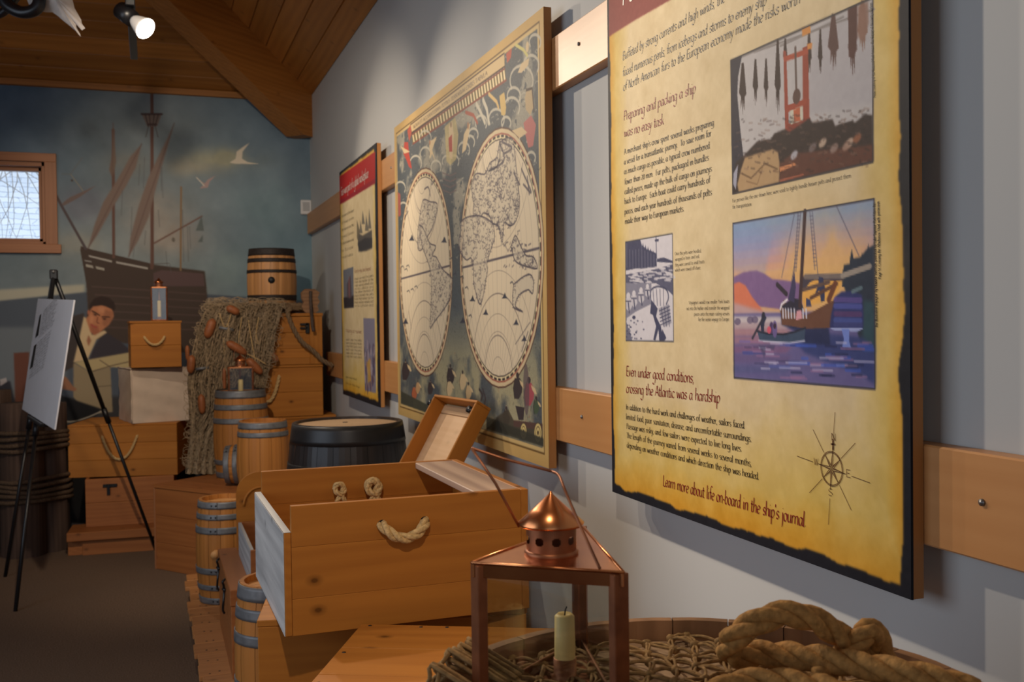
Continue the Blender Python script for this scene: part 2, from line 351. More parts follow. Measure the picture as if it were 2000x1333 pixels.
class Canvas:
    """colour raster (sRGB 0-255); mapf turns authoring coordinates into (col,row) as floats"""
    def __init__(s, w, h, base, mapf):
        s.w, s.h = w, h; s.a = np.zeros((h, w, 3)); s.a[:] = base; s.map = mapf
    def blend(s, m, y0, x0, col, alpha=1.0):
        h, w = m.shape; A = s.a[y0:y0+h, x0:x0+w]; m = (m*alpha)[..., None]
        A[:] = A*(1-m)+np.array(col, float)*m
    def poly(s, pts, col, alpha=1.0, blur=0, raw=False):
        P = np.array(pts if raw else [s.map(*p) for p in pts], float)
        x0 = max(0, int(P[:, 0].min()-blur-1)); x1 = min(s.w, int(P[:, 0].max()+blur+2)); y0 = max(0, int(P[:, 1].min()-blur-1)); y1 = min(s.h, int(P[:, 1].max()+blur+2))
        if x1 <= x0 or y1 <= y0: return
        ss = 3; xs = x0+(np.arange((x1-x0)*ss)+.5)/ss-.5; ys = y0+(np.arange((y1-y0)*ss)+.5)/ss-.5
        ins = np.zeros((len(ys), len(xs)), bool)
        for i in range(len(P)):
            (ax, ay), (bx, by) = P[i], P[(i+1) % len(P)]
            if ay == by: continue
            c = (ys > min(ay, by)) & (ys <= max(ay, by))
            if not c.any(): continue
            xi = ax+(ys[c]-ay)*(bx-ax)/(by-ay)
            ins[c] ^= xs[None] < xi[:, None]
        m = ins.reshape(y1-y0, ss, x1-x0, ss).mean((1, 3))
        for _ in range(int(blur)):
            p = np.pad(m, 1, mode='edge'); m = (p[:-2, 1:-1]+p[2:, 1:-1]+p[1:-1, :-2]+p[1:-1, 2:]+2*p[1:-1, 1:-1])/6
        s.blend(m, y0, x0, col, alpha)
    def line(s, pts, wd, col, alpha=1.0, raw=False, smooth=False, wd2=None):
        P = np.array(pts if raw else [s.map(*p) for p in pts], float)
        if smooth and len(P) > 2: P = resample(P, 2.5)
        wds = np.linspace(wd, wd2 if wd2 is not None else wd, len(P))
        x0 = max(0, int(P[:, 0].min()-wd-2)); x1 = min(s.w, int(P[:, 0].max()+wd+3)); y0 = max(0, int(P[:, 1].min()-wd-2)); y1 = min(s.h, int(P[:, 1].max()+wd+3))
        if x1 <= x0 or y1 <= y0: return
        m = np.zeros((y1-y0, x1-x0))
        for i in range(len(P)-1):
            a, b = P[i], P[i+1]; wdx = (wds[i]+wds[i+1])/2; pad = wdx+1.5
            u0 = max(x0, int(min(a[0], b[0])-pad)); u1 = min(x1, int(max(a[0], b[0])+pad+1)); v0 = max(y0, int(min(a[1], b[1])-pad)); v1 = min(y1, int(max(a[1], b[1])+pad+1))
            if u1 <= u0 or v1 <= v0: continue
            X, Y = np.meshgrid(np.arange(u0, u1), np.arange(v0, v1)); d = b-a; L2 = d@d+1e-9
            t = np.clip(((X-a[0])*d[0]+(Y-a[1])*d[1])/L2, 0, 1); D = np.hypot(X-a[0]-t*d[0], Y-a[1]-t*d[1])
            sub = m[v0-y0:v1-y0, u0-x0:u1-x0]; np.maximum(sub, np.clip(wdx/2+.5-D, 0, min(1, wdx)), out=sub)
        s.blend(m, y0, x0, col, alpha)
    def ell(s, c, rx, ry, col, alpha=1.0, blur=0, raw=False, rot=0):
        cx, cy = c if raw else s.map(*c)
        t = np.linspace(0, 2*PI, 40, endpoint=False); s.poly([(cx+rx*math.cos(a)*math.cos(rot)-ry*math.sin(a)*math.sin(rot), cy+rx*math.cos(a)*math.sin(rot)+ry*math.sin(a)*math.cos(rot)) for a in t], col, alpha, blur, True)
    def blob(s, c, rx, ry, col, alpha=1.0, seed=0):
        cx, cy = s.map(*c); X, Y = np.meshgrid(np.arange(s.w), np.arange(s.h)); n = fbm(s.h, s.w, (14, 14), 4, seed+40)-.5
        d = ((X-cx)/rx)**2+((Y-cy)/ry)**2; m = np.clip(np.exp(-d*.8)*(1+n*2.4), 0, 1); s.blend(m, 0, 0, col, alpha)
    def mottle(s, amt, sc, seed=1, tone=(1, 1, 1)):
        n = fbm(s.h, s.w, sc, 5, seed)-.5; s.a += n[..., None]*amt*np.array(tone)
    def grid(s, name, o, du, dv, mat, parent=None, gain=1.0, mask=None):
        """mesh sheet: o = top-left corner, du/dv = full edge vectors"""
        o, du, dv = [np.array(q, float) for q in (o, du, dv)]
        U, V = np.meshgrid(np.linspace(0, 1, s.w), np.linspace(0, 1, s.h))
        P = o+U[..., None]*du+V[..., None]*dv; n = s.w*s.h
        me = bpy.data.meshes.new(name); ii = np.arange(n).reshape(s.h, s.w)
        Q = np.stack([ii[:-1, :-1], ii[1:, :-1], ii[1:, 1:], ii[:-1, 1:]], -1)
        keep = np.ones(Q.shape[:2], bool) if mask is None else mask[:-1, :-1]
        Q = Q[keep]
        me.vertices.add(n); me.vertices.foreach_set('co', P.ravel())
        me.loops.add(Q.size); me.loops.foreach_set('vertex_index', Q.ravel().astype(np.int32))
        me.polygons.add(len(Q)); me.polygons.foreach_set('loop_start', np.arange(0, Q.size, 4, dtype=np.int32)); me.polygons.foreach_set('loop_total', np.full(len(Q), 4, np.int32))
        me.update(calc_edges=True)
        c = np.clip(s.a, 0, 255)/255; lin = np.where(c <= .04045, c/12.92, ((c+.055)/1.055)**2.4)*gain
        col = np.ones((n, 4)); col[:, :3] = np.clip(lin.reshape(-1, 3), 0, 1)
        at = me.attributes.new('Col', 'FLOAT_COLOR', 'POINT'); at.data.foreach_set('color', col.ravel())
        me.materials.append(mat); ob = bpy.data.objects.new(name, me); SC.collection.objects.link(ob)
        if parent: ob.parent = parent
        return ob
def cropmap(x0, y0, sc): return lambda x, y: (x0+x/sc, y0+y/sc)

# ---------------------------------------------------------------- pen lettering (broad-nib skeleton alphabet)
GL = {
'a': (4.7, '3.6,4.5 2.1,5 .7,4 .3,2 1,.3 2.2,.3 3.5,2.2|3.7,5 3.6,1 4,.1 4.6,.5'), 'b': (4.3, '.6,9 .6,.6|.6,3.5 1.8,5 3.3,4.4 3.7,2.4 2.8,.4 1.5,0 .6,.6'),
'c': (3.8, '3.5,4.3 2.4,5 1,4.3 .3,2.4 1,.5 2.3,0 3.6,.8'), 'd': (4.7, '3.6,4.5 2.1,5 .7,4 .3,2 1,.3 2.2,.3 3.5,2.2|3.7,9 3.6,1 4,.1 4.6,.5'),
'e': (3.9, '.5,2.4 3.5,3.2 3.2,4.6 2.1,5 .8,4 .3,2.2 1,.5 2.2,0 3.6,.9'), 'f': (3.1, '3.6,8.5 2.7,9 1.8,8 1.5,5 1.5,0|.2,5 3,5'),
'g': (4.5, '3.6,4.5 2.1,5 .7,4 .3,2 1,.3 2.2,.3 3.5,2.2|3.7,5 3.7,-2 2.8,-3.7 1.3,-4 .2,-3'), 'h': (4.5, '.6,9 .6,0|.6,3 2,4.9 3.3,4.6 3.6,3 3.6,.4 4.1,.2'),
'i': (1.9, '.6,5 .6,.7 1.3,.1|.6,7 .8,7.4'), 'j': (1.9, '.9,5 .9,-2.5 .1,-3.8|.9,7 1.1,7.4'), 'k': (4.1, '.6,9 .6,0|3.4,5 .8,2.6|1.4,3 3.8,0'),
'l': (1.9, '.6,9 .6,.7 1.3,.1'), 'm': (6.7, '.6,5 .6,0|.6,3.2 1.8,4.9 3,4.6 3.2,3 3.2,0|3.2,3.2 4.4,4.9 5.6,4.6 5.8,3 5.8,.3 6.3,.1'),
'n': (4.5, '.6,5 .6,0|.6,3.2 2,4.9 3.3,4.6 3.6,3 3.6,.4 4.1,.2'), 'o': (4.3, '2.1,5 .7,4.2 .3,2.5 .8,.6 2.1,0 3.5,.8 3.9,2.5 3.4,4.3 2.1,5'),
'p': (4.3, '.6,5 .6,-4|.6,3.5 1.8,5 3.3,4.4 3.7,2.4 2.8,.4 1.5,0 .6,.6'), 'r': (3.1, '.6,5 .6,0|.6,3.2 1.7,4.8 2.9,4.7'),
's': (3.4, '3,4.5 1.9,5 .7,4.2 .9,3 2.6,2.1 3,1 2,.1 .5,.4'), 't': (3.0, '1.2,7 1.2,.8 2,0 2.8,.3|.1,5 2.7,5'),
'u': (4.6, '.6,5 .6,1.2 1.4,.1 2.8,.6 3.6,2|3.6,5 3.6,.6 4.2,.1'), 'v': (3.9, '.2,5 1.9,0 3.7,5'), 'w': (5.9, '.2,5 1.5,0 2.9,4.4 4.3,0 5.6,5'),
'x': (3.8, '.3,5 3.5,0|3.4,5 .3,0'), 'y': (3.9, '.2,5 1.9,.4|3.7,5 1.2,-3.4 .3,-4'), 'z': (3.8, '.4,5 3.4,5 .4,0 3.5,0'), 'q': (4.5, '3.6,4.5 2.1,5 .7,4 .3,2 1,.3 2.2,.3 3.5,2.2|3.7,5 3.7,-4'),
'A': (5.6, '.2,0 2.9,8 5.4,0|1.2,2.8 4.4,2.8'), 'B': (4.9, '.8,8 .8,0|.8,8 3,8 3.8,6.4 2.8,4.4 .8,4.3|2.8,4.3 4.3,3.2 4.2,1 3,0 .8,0'), 'C': (5.4, '5,7 3.4,8 1.3,7 .4,4 1.3,1 3.3,0 5,1'),
'D': (5.6, '.8,8 .8,0|.8,8 3.6,7.6 5.2,4.2 4,.6 .8,0'), 'E': (4.4, '.8,8 .8,0|.8,8 4,8|.8,4.2 3.4,4.2|.8,0 4.2,0'), 'F': (4.1, '.8,8 .8,0|.8,8 4,8|.8,4.2 3.2,4.2'),
'H': (5.6, '.8,8 .8,0|4.9,8 4.9,0|.8,4.2 4.9,4.2'), 'I': (2.0, '.9,8 .9,0'), 'L': (4.1, '.8,8 .8,0 4,0'), 'M': (6.6, '.6,0 1,8 3.3,1 5.6,8 6,0'), 'N': (5.9, '.8,0 .8,8 5.1,0 5.1,8'),
'O': (6, '3,8 1,6.8 .4,4 1,1.2 3,0 5,1.2 5.6,4 5,6.8 3,8'), 'P': (4.7, '.8,8 .8,0|.8,8 3.2,8 4.2,6.2 3.2,4.2 .8,4'), 'R': (5, '.8,8 .8,0|.8,8 3.2,8 4.2,6.2 3.2,4.2 .8,4|2.4,4 4.8,0'),
'S': (4.2, '3.8,7.2 2.3,8 .8,6.8 1.1,4.8 3.3,3.4 3.8,1.4 2.4,0 .5,.8'), 'T': (4.8, '2.4,8 2.4,0|.2,8 4.6,8'), 'U': (5.5, '.7,8 .7,2 2,.1 3.8,.3 4.8,2 4.8,8'), 'V': (5.2, '.2,8 2.6,0 5,8'),
'W': (7.6, '.2,8 2,0 3.8,7.4 5.6,0 7.4,8'), 'Y': (4.8, '.2,8 2.4,4 4.6,8|2.4,4 2.4,0'), 'X': (5, '.3,8 4.7,0|4.7,8 .3,0'),
'0': (4.2, '2,6.5 .6,5.4 .3,3.2 .8,.8 2,0 3.3,.8 3.7,3.2 3.3,5.6 2,6.5'), '2': (4, '.5,5.2 1.8,6.5 3.2,5.6 3,4 .4,0 3.6,0'), '5': (3.9, '3.4,6.5 1,6.5 .8,3.8 2.6,3.9 3.3,2 2.3,.2 .5,.2'), '7': (3.8, '.3,6.5 3.6,6.5 1.4,0'),
'.': (1.8, '.4,.1 .7,.4 1.0,.8'), ',': (1.7, '.9,.6 .5,-1.2'), "'": (1.5, '.7,8.5 .5,6.8'), '-': (2.6, '.4,2.5 2.2,2.5'), ' ': (3.1, '')}
GC = {}
def glyph(ch):
    if ch in GC: return GC[ch]
    w, sdef = GL.get(ch, (3, '')); st = []
    for q in sdef.split('|'):
        if not q: continue
        P = np.array([[float(c) for c in p.split(',')] for p in q.split()])
        if len(P) > 2 and ch in 'vwAMNVWETLFHXYzxIK7':
            for a_, b__ in zip(P[:-1], P[1:]): st.append(np.array([a_, b__]))
        else: st.append(resample(P, .45) if len(P) > 2 else P)
    GC[ch] = (w, st); return GC[ch]
def write(mb, text, p0, p1, xh, plane, nib=.55, ang=40, slant=0.0, thin=.16, mi=0, asc=1.0):
    """letter a line from p0 to p1 (plane coordinates u,v), x-height xh"""
    p0 = np.array(p0, float); p1 = np.array(p1, float); d = p1-p0; Ln = np.linalg.norm(d); d = d/Ln; up = np.array([-d[1], d[0]])
    if up[1] < 0 and abs(d[1]) < .7: up = -up
    tot = sum(glyph(c)[0] for c in text)-.4; sx = Ln/tot; sy = xh/5
    x = 0; ca, sa = math.cos(math.radians(ang)), math.sin(math.radians(ang))
    for ch in text:
        w, st = glyph(ch)
        for P in st:
            Q = P.copy(); Q[:, 1] = np.where(Q[:, 1] > 5, 5+(Q[:, 1]-5)*asc, np.where(Q[:, 1] < 0, Q[:, 1]*asc, Q[:, 1]))
            Q = np.c_[(Q[:, 0]+x)*sx+Q[:, 1]*sy*slant, Q[:, 1]*sy]
            T = np.gradient(Q, axis=0); T /= np.linalg.norm(T, axis=1)[:, None]+1e-12; Nn = np.c_[-T[:, 1], T[:, 0]]
            hw = (np.abs(Nn[:, 0]*ca+Nn[:, 1]*sa)*nib+thin)*sy*.5
            A = Q+Nn*hw[:, None]; Bq = Q-Nn*hw[:, None]; V = []
            for k in range(len(Q)):
                for E_ in (A[k], Bq[k]): V.append(plane(*(p0+d*E_[0]+up*E_[1])))
            mb.add(V, [(2*k, 2*k+1, 2*k+3, 2*k+2) for k in range(len(Q)-1)], None, 1.0, mi)
        x += w
# ================================================================ THE ROOM
XW, YB, ZT, SL = 1.2, 8.04, 3.265, .65
mb = MB(); mb.box(-4, XW+.2, -3.2, YB+.2, -.1, 0); o = struct(mb.build('floor', M['carpet']))
mb = MB(); mb.box(XW, XW+.15, -3.2, YB+.2, 0, ZT+.02); struct(mb.build('wall_right', M['wall']))
mb = MB(); XL = -4
for a in ((-3.2, .5, 0, ZT), (3.9, YB+.2, 0, ZT), (.5, 3.9, 0, .95), (.5, 3.9, 2.85, ZT)): mb.box(XL-.15, XL, *a)
struct(mb.build('wall_left', M['wall']))
# back wall with a window opening; its painted face carries the mural
wx0, wx1, wz0, wz1 = -1.56, aty(88.5, 400, YB)[0], aty(88, 478, YB)[2], aty(88, 317, YB)[2]
mb = MB()
for a in ((XL, wx0, 0, ZT), (wx1, XW+.15, 0, ZT), (wx0, wx1, 0, wz0), (wx0, wx1, wz1, ZT)): mb.box(a[0], a[1], YB+.004, YB+.16, a[2], a[3])
wb = struct(mb.build('wall_back', M['wall']))
# ---- ceiling: two planked slopes meeting in a hip
def slope_planks(kind):
    mb = MB(); dw = .128; nrow = 20
    for k in range(nrow):
        s0, s1 = k*dw, (k+1)*dw; z0, z1 = ZT+SL*s0, ZT+SL*s1; t = rng.uniform(.72, 1.12); off = rng.uniform(-9, 9, 3); g = .006
        nrm = np.array((0, SL, 1.0))/math.hypot(SL, 1)*.02
        if kind == 'back': lo = [(-4+s0*0, YB-s0), (-4, YB-s1)]; hi = [(XW-s0, YB-s0), (XW-s1, YB-s1)]
        else: lo = [(XW-s0, -3.2), (XW-s1, -3.2)]; hi = [(XW-s0, YB-s0), (XW-s1, YB-s1)]
        segs = 1 if kind == 'back' else 3
        A0, A1 = np.array([*lo[0], z0]), np.array([*lo[1], z1]); B0, B1 = np.array([*hi[0], z0]), np.array([*hi[1], z1])
        e = (A1-A0)/np.linalg.norm(A1-A0); upv = np.array([0, 0, .012])
        V = [A0+upv, A0+e*g, A1-e*g, A1+upv, B0+upv, B0+(B1-B0)/np.linalg.norm(B1-B0)*g, B1-(B1-B0)/np.linalg.norm(B1-B0)*g, B1+upv]
        G = []
        for p, w in zip(V, (0, .01, .12, .13, 0, .01, .12, .13)): G.append(((p[0] if kind == 'back' else p[1])+off[0], w+off[1], off[2]))
        mb.add(V, [(0, 1, 5, 4), (1, 2, 6, 5), (2, 3, 7, 6)], G, t)
    return mb
struct(slope_planks('back').build('ceiling', M['ceil']))
struct(slope_planks('right').build('ceiling', M['ceil']))
mb = MB(); mb.add([(-4, -3.2, ZT), (-4, YB, ZT), (-1.36, YB, ZT+SL*2.6), (-1.36, -3.2, ZT+SL*2.6)], [(0, 1, 2, 3)], [(-3.2, 0, 0), (8, 0, 0), (8, 3, 0), (-3.2, 3, 0)]); struct(mb.build('ceiling', M['ceil']))
mb = MB(); mb.frame(((-4+XW)/2, YB-.02, ZT-.012), (1, 0, 0), (0, 1, 0), (0, 0, 1), XW+4, .045, .045, tint=.8); struct(mb.build('trim_1', M['ceil']))
# hip rafter
mb = MB(); prof = [(0.0, ZT+.04), (0.0, 2.945), (.085, 2.945), (2.6, 2.945+SL*2.5), (2.6, ZT+SL*2.6+.04)]
hw = .085*.7071; V = []
for sgn in (1, -1):
    for s_, z in prof: V.append((XW-.01-s_+sgn*hw*(-1)-.04, YB-.01-s_+sgn*hw-.04, z))
n = len(prof); F = [tuple(range(n)), tuple(range(n, 2*n))[::-1]]+[(i, (i+1) % n, (i+1) % n+n, i+n)[::-1] for i in range(n)]
mb.add(V, F, [(s_*1.5, z, .3) for s_, z in prof]+[(s_*1.5, z, .9) for s_, z in prof], .82); struct(mb.build('trim_2', M['ceil'], fix=True))

# ---- window
t = bpy.data.objects.new('window_1', None); SC.collection.objects.link(t); t.location = ((wx0+wx1)/2, YB, wz0); struct(t)
def attach(o, p, rel=True):
    o.parent = p
    if rel: o.location = -Vector(p.location)
    return o
ox1, oz1, oz0 = aty(112, 400, YB)[0], aty(112, 301.5, YB)[2], aty(112, 495.5, YB)[2]
mb = MB(); cw = ox1-wx1
mb.box(wx0-cw, ox1, YB-.028, YB, wz1, oz1); mb.box(wx1, ox1, YB-.028, YB, wz0, wz1, grain=2); mb.box(wx0-cw, wx0, YB-.028, YB, wz0, wz1, grain=2)
mb.box(wx0-cw-.02, ox1+.022, YB-.04, YB, oz0, wz0)
attach(mb.build('casing', M['frame']), t)
gx1, gz1, gz0 = aty(76, 400, YB)[0], aty(76, 345, YB)[2], aty(76, 464, YB)[2]
mb = MB()
for (a, b_) in ((.0, .045), (.03, .12)):
    q = a*.9
    mb.box(wx0+q, wx1-q, YB+b_-.04, YB+b_+.02, wz1-q-.03, wz1-q); mb.box(wx0+q, wx1-q, YB+b_-.04, YB+b_+.02, wz0+q, wz0+q+.022)
    mb.box(wx1-q-.022, wx1-q, YB+b_-.04, YB+b_+.02, wz0+q, wz1-q, grain=2); mb.box(wx0+q, wx0+q+.022, YB+b_-.04, YB+b_+.02, wz0+q, wz1-q, grain=2)
attach(mb.build('window_frame', M['frame']), t)
mb = MB(); mb.box(wx0+.04, wx1-.04, YB+.125, YB+.129, wz0+.04, wz1-.04); attach(mb.build('pane', M['glass']), t)
mb = MB(); rb = np.random.RandomState(4)
for k in range(22):
    p = np.array([-1.05+rb.uniform(-.25, .2), YB+.75+rb.uniform(-.1, .1), 2.78+rb.uniform(-.05, .1)]); P = [p]; a = rb.uniform(-1.0, 1.3)
    for q in range(6): a += rb.uniform(-.25, .1); P.append(P[-1]+np.array([math.sin(a)*.12, rb.uniform(-.01, .01), -math.cos(a)*.11]))
    mb.tube(P, np.linspace(.004, .0012, 7), 5)
mb.tube([(-1.05, YB+.75, 2.75), (-1.1, YB+.75, 3.2)], .012, 6); tag(mb.build('bare_branches', M['hide']), 'pale bare twigs hanging outside the window', 'branches')
mb = MB(); mb.frame(((wx0+wx1)/2-.2, YB+2.2, 2.6), (1, 0, 0), (0, .8, .6), (0, -.6, .8), 6, 3.4, .05); sh = mb.build('neighbouring_roof', M['shingle']); tag(sh, 'sunlit pale shingle roof seen through the window', 'roof')
sh['kind'] = 'structure'
light('outdoor_daylight', 'AREA', (-1.2, YB+.5, 4.4), (-1.2, YB+2.0, 2.4), 100, (.85, .92, 1.0), size=2.5)

# ---- mural on the back wall
RES = 175; MX0 = -1.9
def mur(px, py): p = aty(px, py, YB); return ((p[0]-MX0)*RES, (ZT-p[2])*RES)
cv = Canvas(int((XW-MX0)*RES)+1, int(ZT*RES)+1, (96, 102, 102), mur)
H_, W_ = cv.h, cv.w
Yp = np.linspace(0, 1, H_)[:, None, None]; Xp = np.linspace(0, 1, W_)[None, :, None]
top = np.array((78, 94, 106.)); mid = np.array((102, 107, 105.)); low = np.array((104, 112, 112.)); rt = np.array((80, 108, 120.))
g = np.clip(Yp/.62, 0, 1); cv.a[:] = top*(1-g)+low*g; cv.a += (mid-cv.a)*.6*np.exp(-((Xp-.6)/.2)**2); w_ = np.clip((Xp-.74)/.26, 0, 1)*np.clip((Yp-.2)/.3, 0, 1); cv.a += (rt-cv.a)*w_*.85
cv.a += (np.array((64, 84, 108.))-cv.a)*np.clip((.5-Xp)/.3, 0, 1)*np.clip((.35-Yp)/.35, 0, 1)*.8
for (x, y, rx, ry, c, al) in ((430, 310, 34, 9, (138, 132, 104), .6), (380, 330, 22, 8, (140, 128, 104), .5), (300, 420, 30, 25, (132, 118, 104), .45), (340, 470, 26, 14, (138, 120, 104), .4), (250, 320, 18, 10, (128, 120, 104), .4),
        (200, 260, 34, 14, (78, 84, 86), .5), (160, 400, 24, 16, (84, 84, 92), .5), (330, 250, 28, 12, (84, 90, 90), .4), (520, 400, 25, 30, (86, 108, 110), .3), (160, 480, 28, 12, (124, 120, 108), .5), (440, 520, 34, 18, (104, 118, 116), .5)):
    cv.blob((x, y), rx*1.25, ry*1.25, c, al*1.15, int(x))
cv.mottle(34, (5, 5), 3, (1, 1, .9)); cv.mottle(16, (26, 26), 5)
# sea horizon
cv.poly([(-400, 595), (0, 590), (60, 583), (165, 572), (165, 556), (0, 566), (-400, 575)], (158, 150, 128), .7, 5)
cv.poly([(-600, 590), (0, 588), (170, 571), (400, 575), (620, 590), (640, 1020), (-600, 1200)], (64, 70, 78), 1, 2)
cv.poly([(-600, 660), (0, 640), (130, 640), (130, 760), (0, 790), (-600, 820)], (92, 98, 102), .8, 12)
cv.poly([(-600, 800), (700, 760), (700, 1050), (-600, 1300)], (46, 44, 44), .9, 10)
# ship
C5 = cropmap(100, 200, 3.703); SH = (58, 48, 42)
cv.poly([(165, 500), (400, 530), (408, 610), (430, 700), (175, 660)], SH, 1, 1)
P5 = lambda L_: [C5(*p) for p in L_]
cv.poly(P5([(210, 1070), (215, 1040), (290, 1065), (715, 1165), (720, 1230), (1100, 1235), (1125, 1345), (260, 1345)]), SH)
cv.poly(P5([(740, 1235), (800, 1215), (900, 1222), (1100, 1240), (1110, 1330), (740, 1330)]), (74, 58, 56))
cv.poly(P5([(270, 1105), (440, 1145), (440, 1160), (272, 1118)]), (140, 136, 128), .9); cv.poly(P5([(470, 1150), (700, 1195), (700, 1210), (470, 1165)]), (140, 136, 128), .9)
cv.poly(P5([(240, 1140), (300, 1150), (300, 1160), (242, 1150)]), (130, 128, 122), .8); cv.poly(P5([(250, 1170), (385, 1200), (385, 1218), (252, 1190)]), (146, 142, 130), .8)
cv.line(P5([(300, 1150), (320, 1215)]), 3, SH)
for k in range(6): cv.line([(180+6*k, 560+16*k), (400, 575+14*k)], 1.6, (84, 66, 62), .5)
MA = (80, 58, 50)
cv.line(P5([(728, -80), (728, 1200)]), 3.6, MA); cv.line([(297, 178), (298, 520)], 3.4, MA); cv.line(P5([(448, 200), (452, 1120)]), 3, MA, 1, wd2=4); cv.line(P5([(940, 615), (936, 1215)]), 2.4, (104, 84, 62))
cv.line(P5([(250, 1060), (70, 740), (40, 680)]), 3.2, (66, 58, 58)); cv.poly(P5([(75, 735), (130, 690), (330, 600), (200, 690), (90, 750)]), (88, 76, 72))
cv.poly(P5([(655, 85), (800, 85), (765, 175), (695, 175)]), (96, 84, 76)); cv.line(P5([(655, 85), (800, 85)]), 2.6, (60, 48, 46)); cv.line(P5([(700, 160), (760, 160)]), 2.4, (60, 48, 46))
for a in (680, 710, 745, 775): cv.line(P5([(a, 90), (725+(a-725)*.5, 172)]), 1.2, (58, 48, 46))
for sgn in (1, -1): cv.line(P5([(728+sgn*25, 175), (728+sgn*44, 250)]), 1, SH, .7)
def sail(pts, c): cv.poly(P5(pts), c, 1, 1); cv.line(P5([pts[0], pts[len(pts)//2]]), 1.4, (78, 62, 58), .6)
sail([(448, 150), (455, 250), (470, 430), (455, 500), (440, 540), (418, 490), (436, 400), (444, 250)], (90, 76, 66))
sail([(655, 300), (612, 470), (545, 600), (445, 760), (335, 960), (265, 1060), (315, 880), (378, 720), (478, 560), (575, 390)], (96, 82, 74))
sail([(890, 150), (840, 330), (790, 500), (750, 650), (705, 830), (630, 1000), (560, 1120), (572, 980), (630, 760), (700, 550), (785, 370), (840, 260)], (98, 84, 76))
cv.line(P5([(745, 1020), (1090, 825)]), 2, (88, 66, 58)); cv.poly(P5([(1088, 820), (1105, 930), (1045, 930)]), (76, 82, 80)); cv.poly(P5([(1096, 960), (1096, 1012), (1060, 1012)]), (76, 82, 80)); cv.ell(C5(884, 995), 2, 3, (84, 78, 70))
cv.line(P5([(140, 520), (230, 640)]), 1.2, (110, 104, 90), .8); cv.line(P5([(75, 518), (140, 520), (225, 400)]), 1.1, (84, 84, 84), .8); cv.ell(C5(150, 565), 1.2, 1.6, SH)
for (x, a, b_) in ((675, 400, 620), (640, 450, 600), (800, 470, 690), (515, 640, 820), (585, 760, 960), (683, 930, 1030), (775, 780, 900), (950, 780, 1150), (985, 900, 1150), (830, 1080, 1180), (600, 1060, 1120), (858, 1170, 1230), (790, 440, 640), (1000, 900, 1060)):
    cv.line(P5([(x, a), (x-8 if x < 760 else x+8, b_)]), 1, (72, 72, 72), .55)
cv.line(P5([(745, 1170), (850, 1165)]), 1, SH, .6)
# gulls
C1 = cropmap(0, 0, 2.564); P1 = lambda L_: [C1(*p) for p in L_]
cv.poly(P1([(1150, 815), (1180, 795), (1185, 760), (1215, 738), (1250, 715), (1215, 760), (1212, 795), (1240, 812), (1300, 822), (1240, 822), (1175, 820)]), (168, 158, 140))
cv.poly(P1([(1000, 945), (1020, 925), (990, 895), (1025, 920), (1040, 900), (1080, 880), (1050, 910), (1040, 940)]), (132, 112, 108)); cv.line(P1([(985, 890), (1022, 930)]), 1.4, (156, 150, 138))
# sailor leaning over the rail of a barge with bales
Cm = cropmap(130, 560, 4.444); Pm = lambda L_: [Cm(*p) for p in L_]
cv.poly(Pm([(-100, 300), (150, 230), (180, 420), (60, 700), (-60, 760)]), (54, 48, 46), 1, 1)                     # jacket left
cv.poly(Pm([(330, 390), (470, 480), (560, 560), (560, 610), (190, 650), (240, 520)]), (50, 46, 50), 1, 1)             # jacket right
cv.poly(Pm([(150, 260), (190, 290), (220, 420), (330, 380), (350, 400), (260, 460), (180, 640), (60, 660), (110, 450)]), (168, 146, 112), 1, 1)
cv.poly(Pm([(160, 640), (560, 570), (620, 600), (600, 720), (400, 700), (200, 740), (70, 660)]), (148, 132, 96), 1, 1)   # bales
cv.poly(Pm([(60, 660), (200, 740), (380, 700), (400, 1090), (170, 1110), (60, 960)]), (122, 108, 84), 1, 1)
cv.line(Pm([(200, 745), (380, 690), (600, 640)]), 1.5, (84, 70, 54), .8); cv.line(Pm([(290, 640), (380, 700)]), 1.4, (90, 76, 60), .8); cv.line(Pm([(190, 740), (260, 870), (390, 860)]), 1.4, (84, 74, 58), .7)
cv.poly(Pm([(-100, 740), (0, 790), (60, 870), (90, 890), (70, 910), (-40, 890)]), (122, 84, 62), 1, 1)                 # hand
cv.poly(Pm([(170, 290), (190, 200), (230, 170), (330, 160), (400, 200), (410, 260), (370, 330), (300, 390), (240, 420), (205, 390)]), (150, 98, 68), 1, 1)   # face
cv.poly(Pm([(200, 330), (215, 400), (245, 425), (285, 395), (270, 340)]), (128, 76, 56), .8, 2)
cv.poly(Pm([(330, 200), (405, 220), (395, 290), (340, 350), (310, 330)]), (120, 78, 56), .7, 3)
cv.poly(Pm([(190, 215), (205, 150), (240, 105), (300, 84), (365, 96), (412, 135), (424, 180), (408, 222), (395, 196), (350, 176), (300, 160), (262, 168), (228, 172), (208, 200), (182, 270), (176, 250)]), (44, 34, 30), 1, 1)   # hair
cv.poly(Pm([(225, 215), (270, 240), (262, 262), (232, 244)]), (96, 62, 46), .8, 1); cv.poly(Pm([(305, 268), (350, 268), (345, 290), (310, 286)]), (92, 58, 44), .8, 1)
cv.line(Pm([(222, 212), (250, 226), (285, 250)]), 1.5, (56, 38, 30)); cv.line(Pm([(308, 262), (340, 262), (372, 266)]), 1.4, (58, 38, 30)); cv.ell(Cm(248, 246), 1.2, .9, (40, 28, 26)); cv.ell(Cm(328, 282), 1.2, .9, (40, 28, 26))
cv.poly(Pm([(205, 240), (240, 270), (225, 320), (200, 310)]), (172, 118, 84), .6, 2); cv.poly(Pm([(270, 180), (330, 180), (330, 230), (280, 225)]), (170, 120, 88), .5, 2)
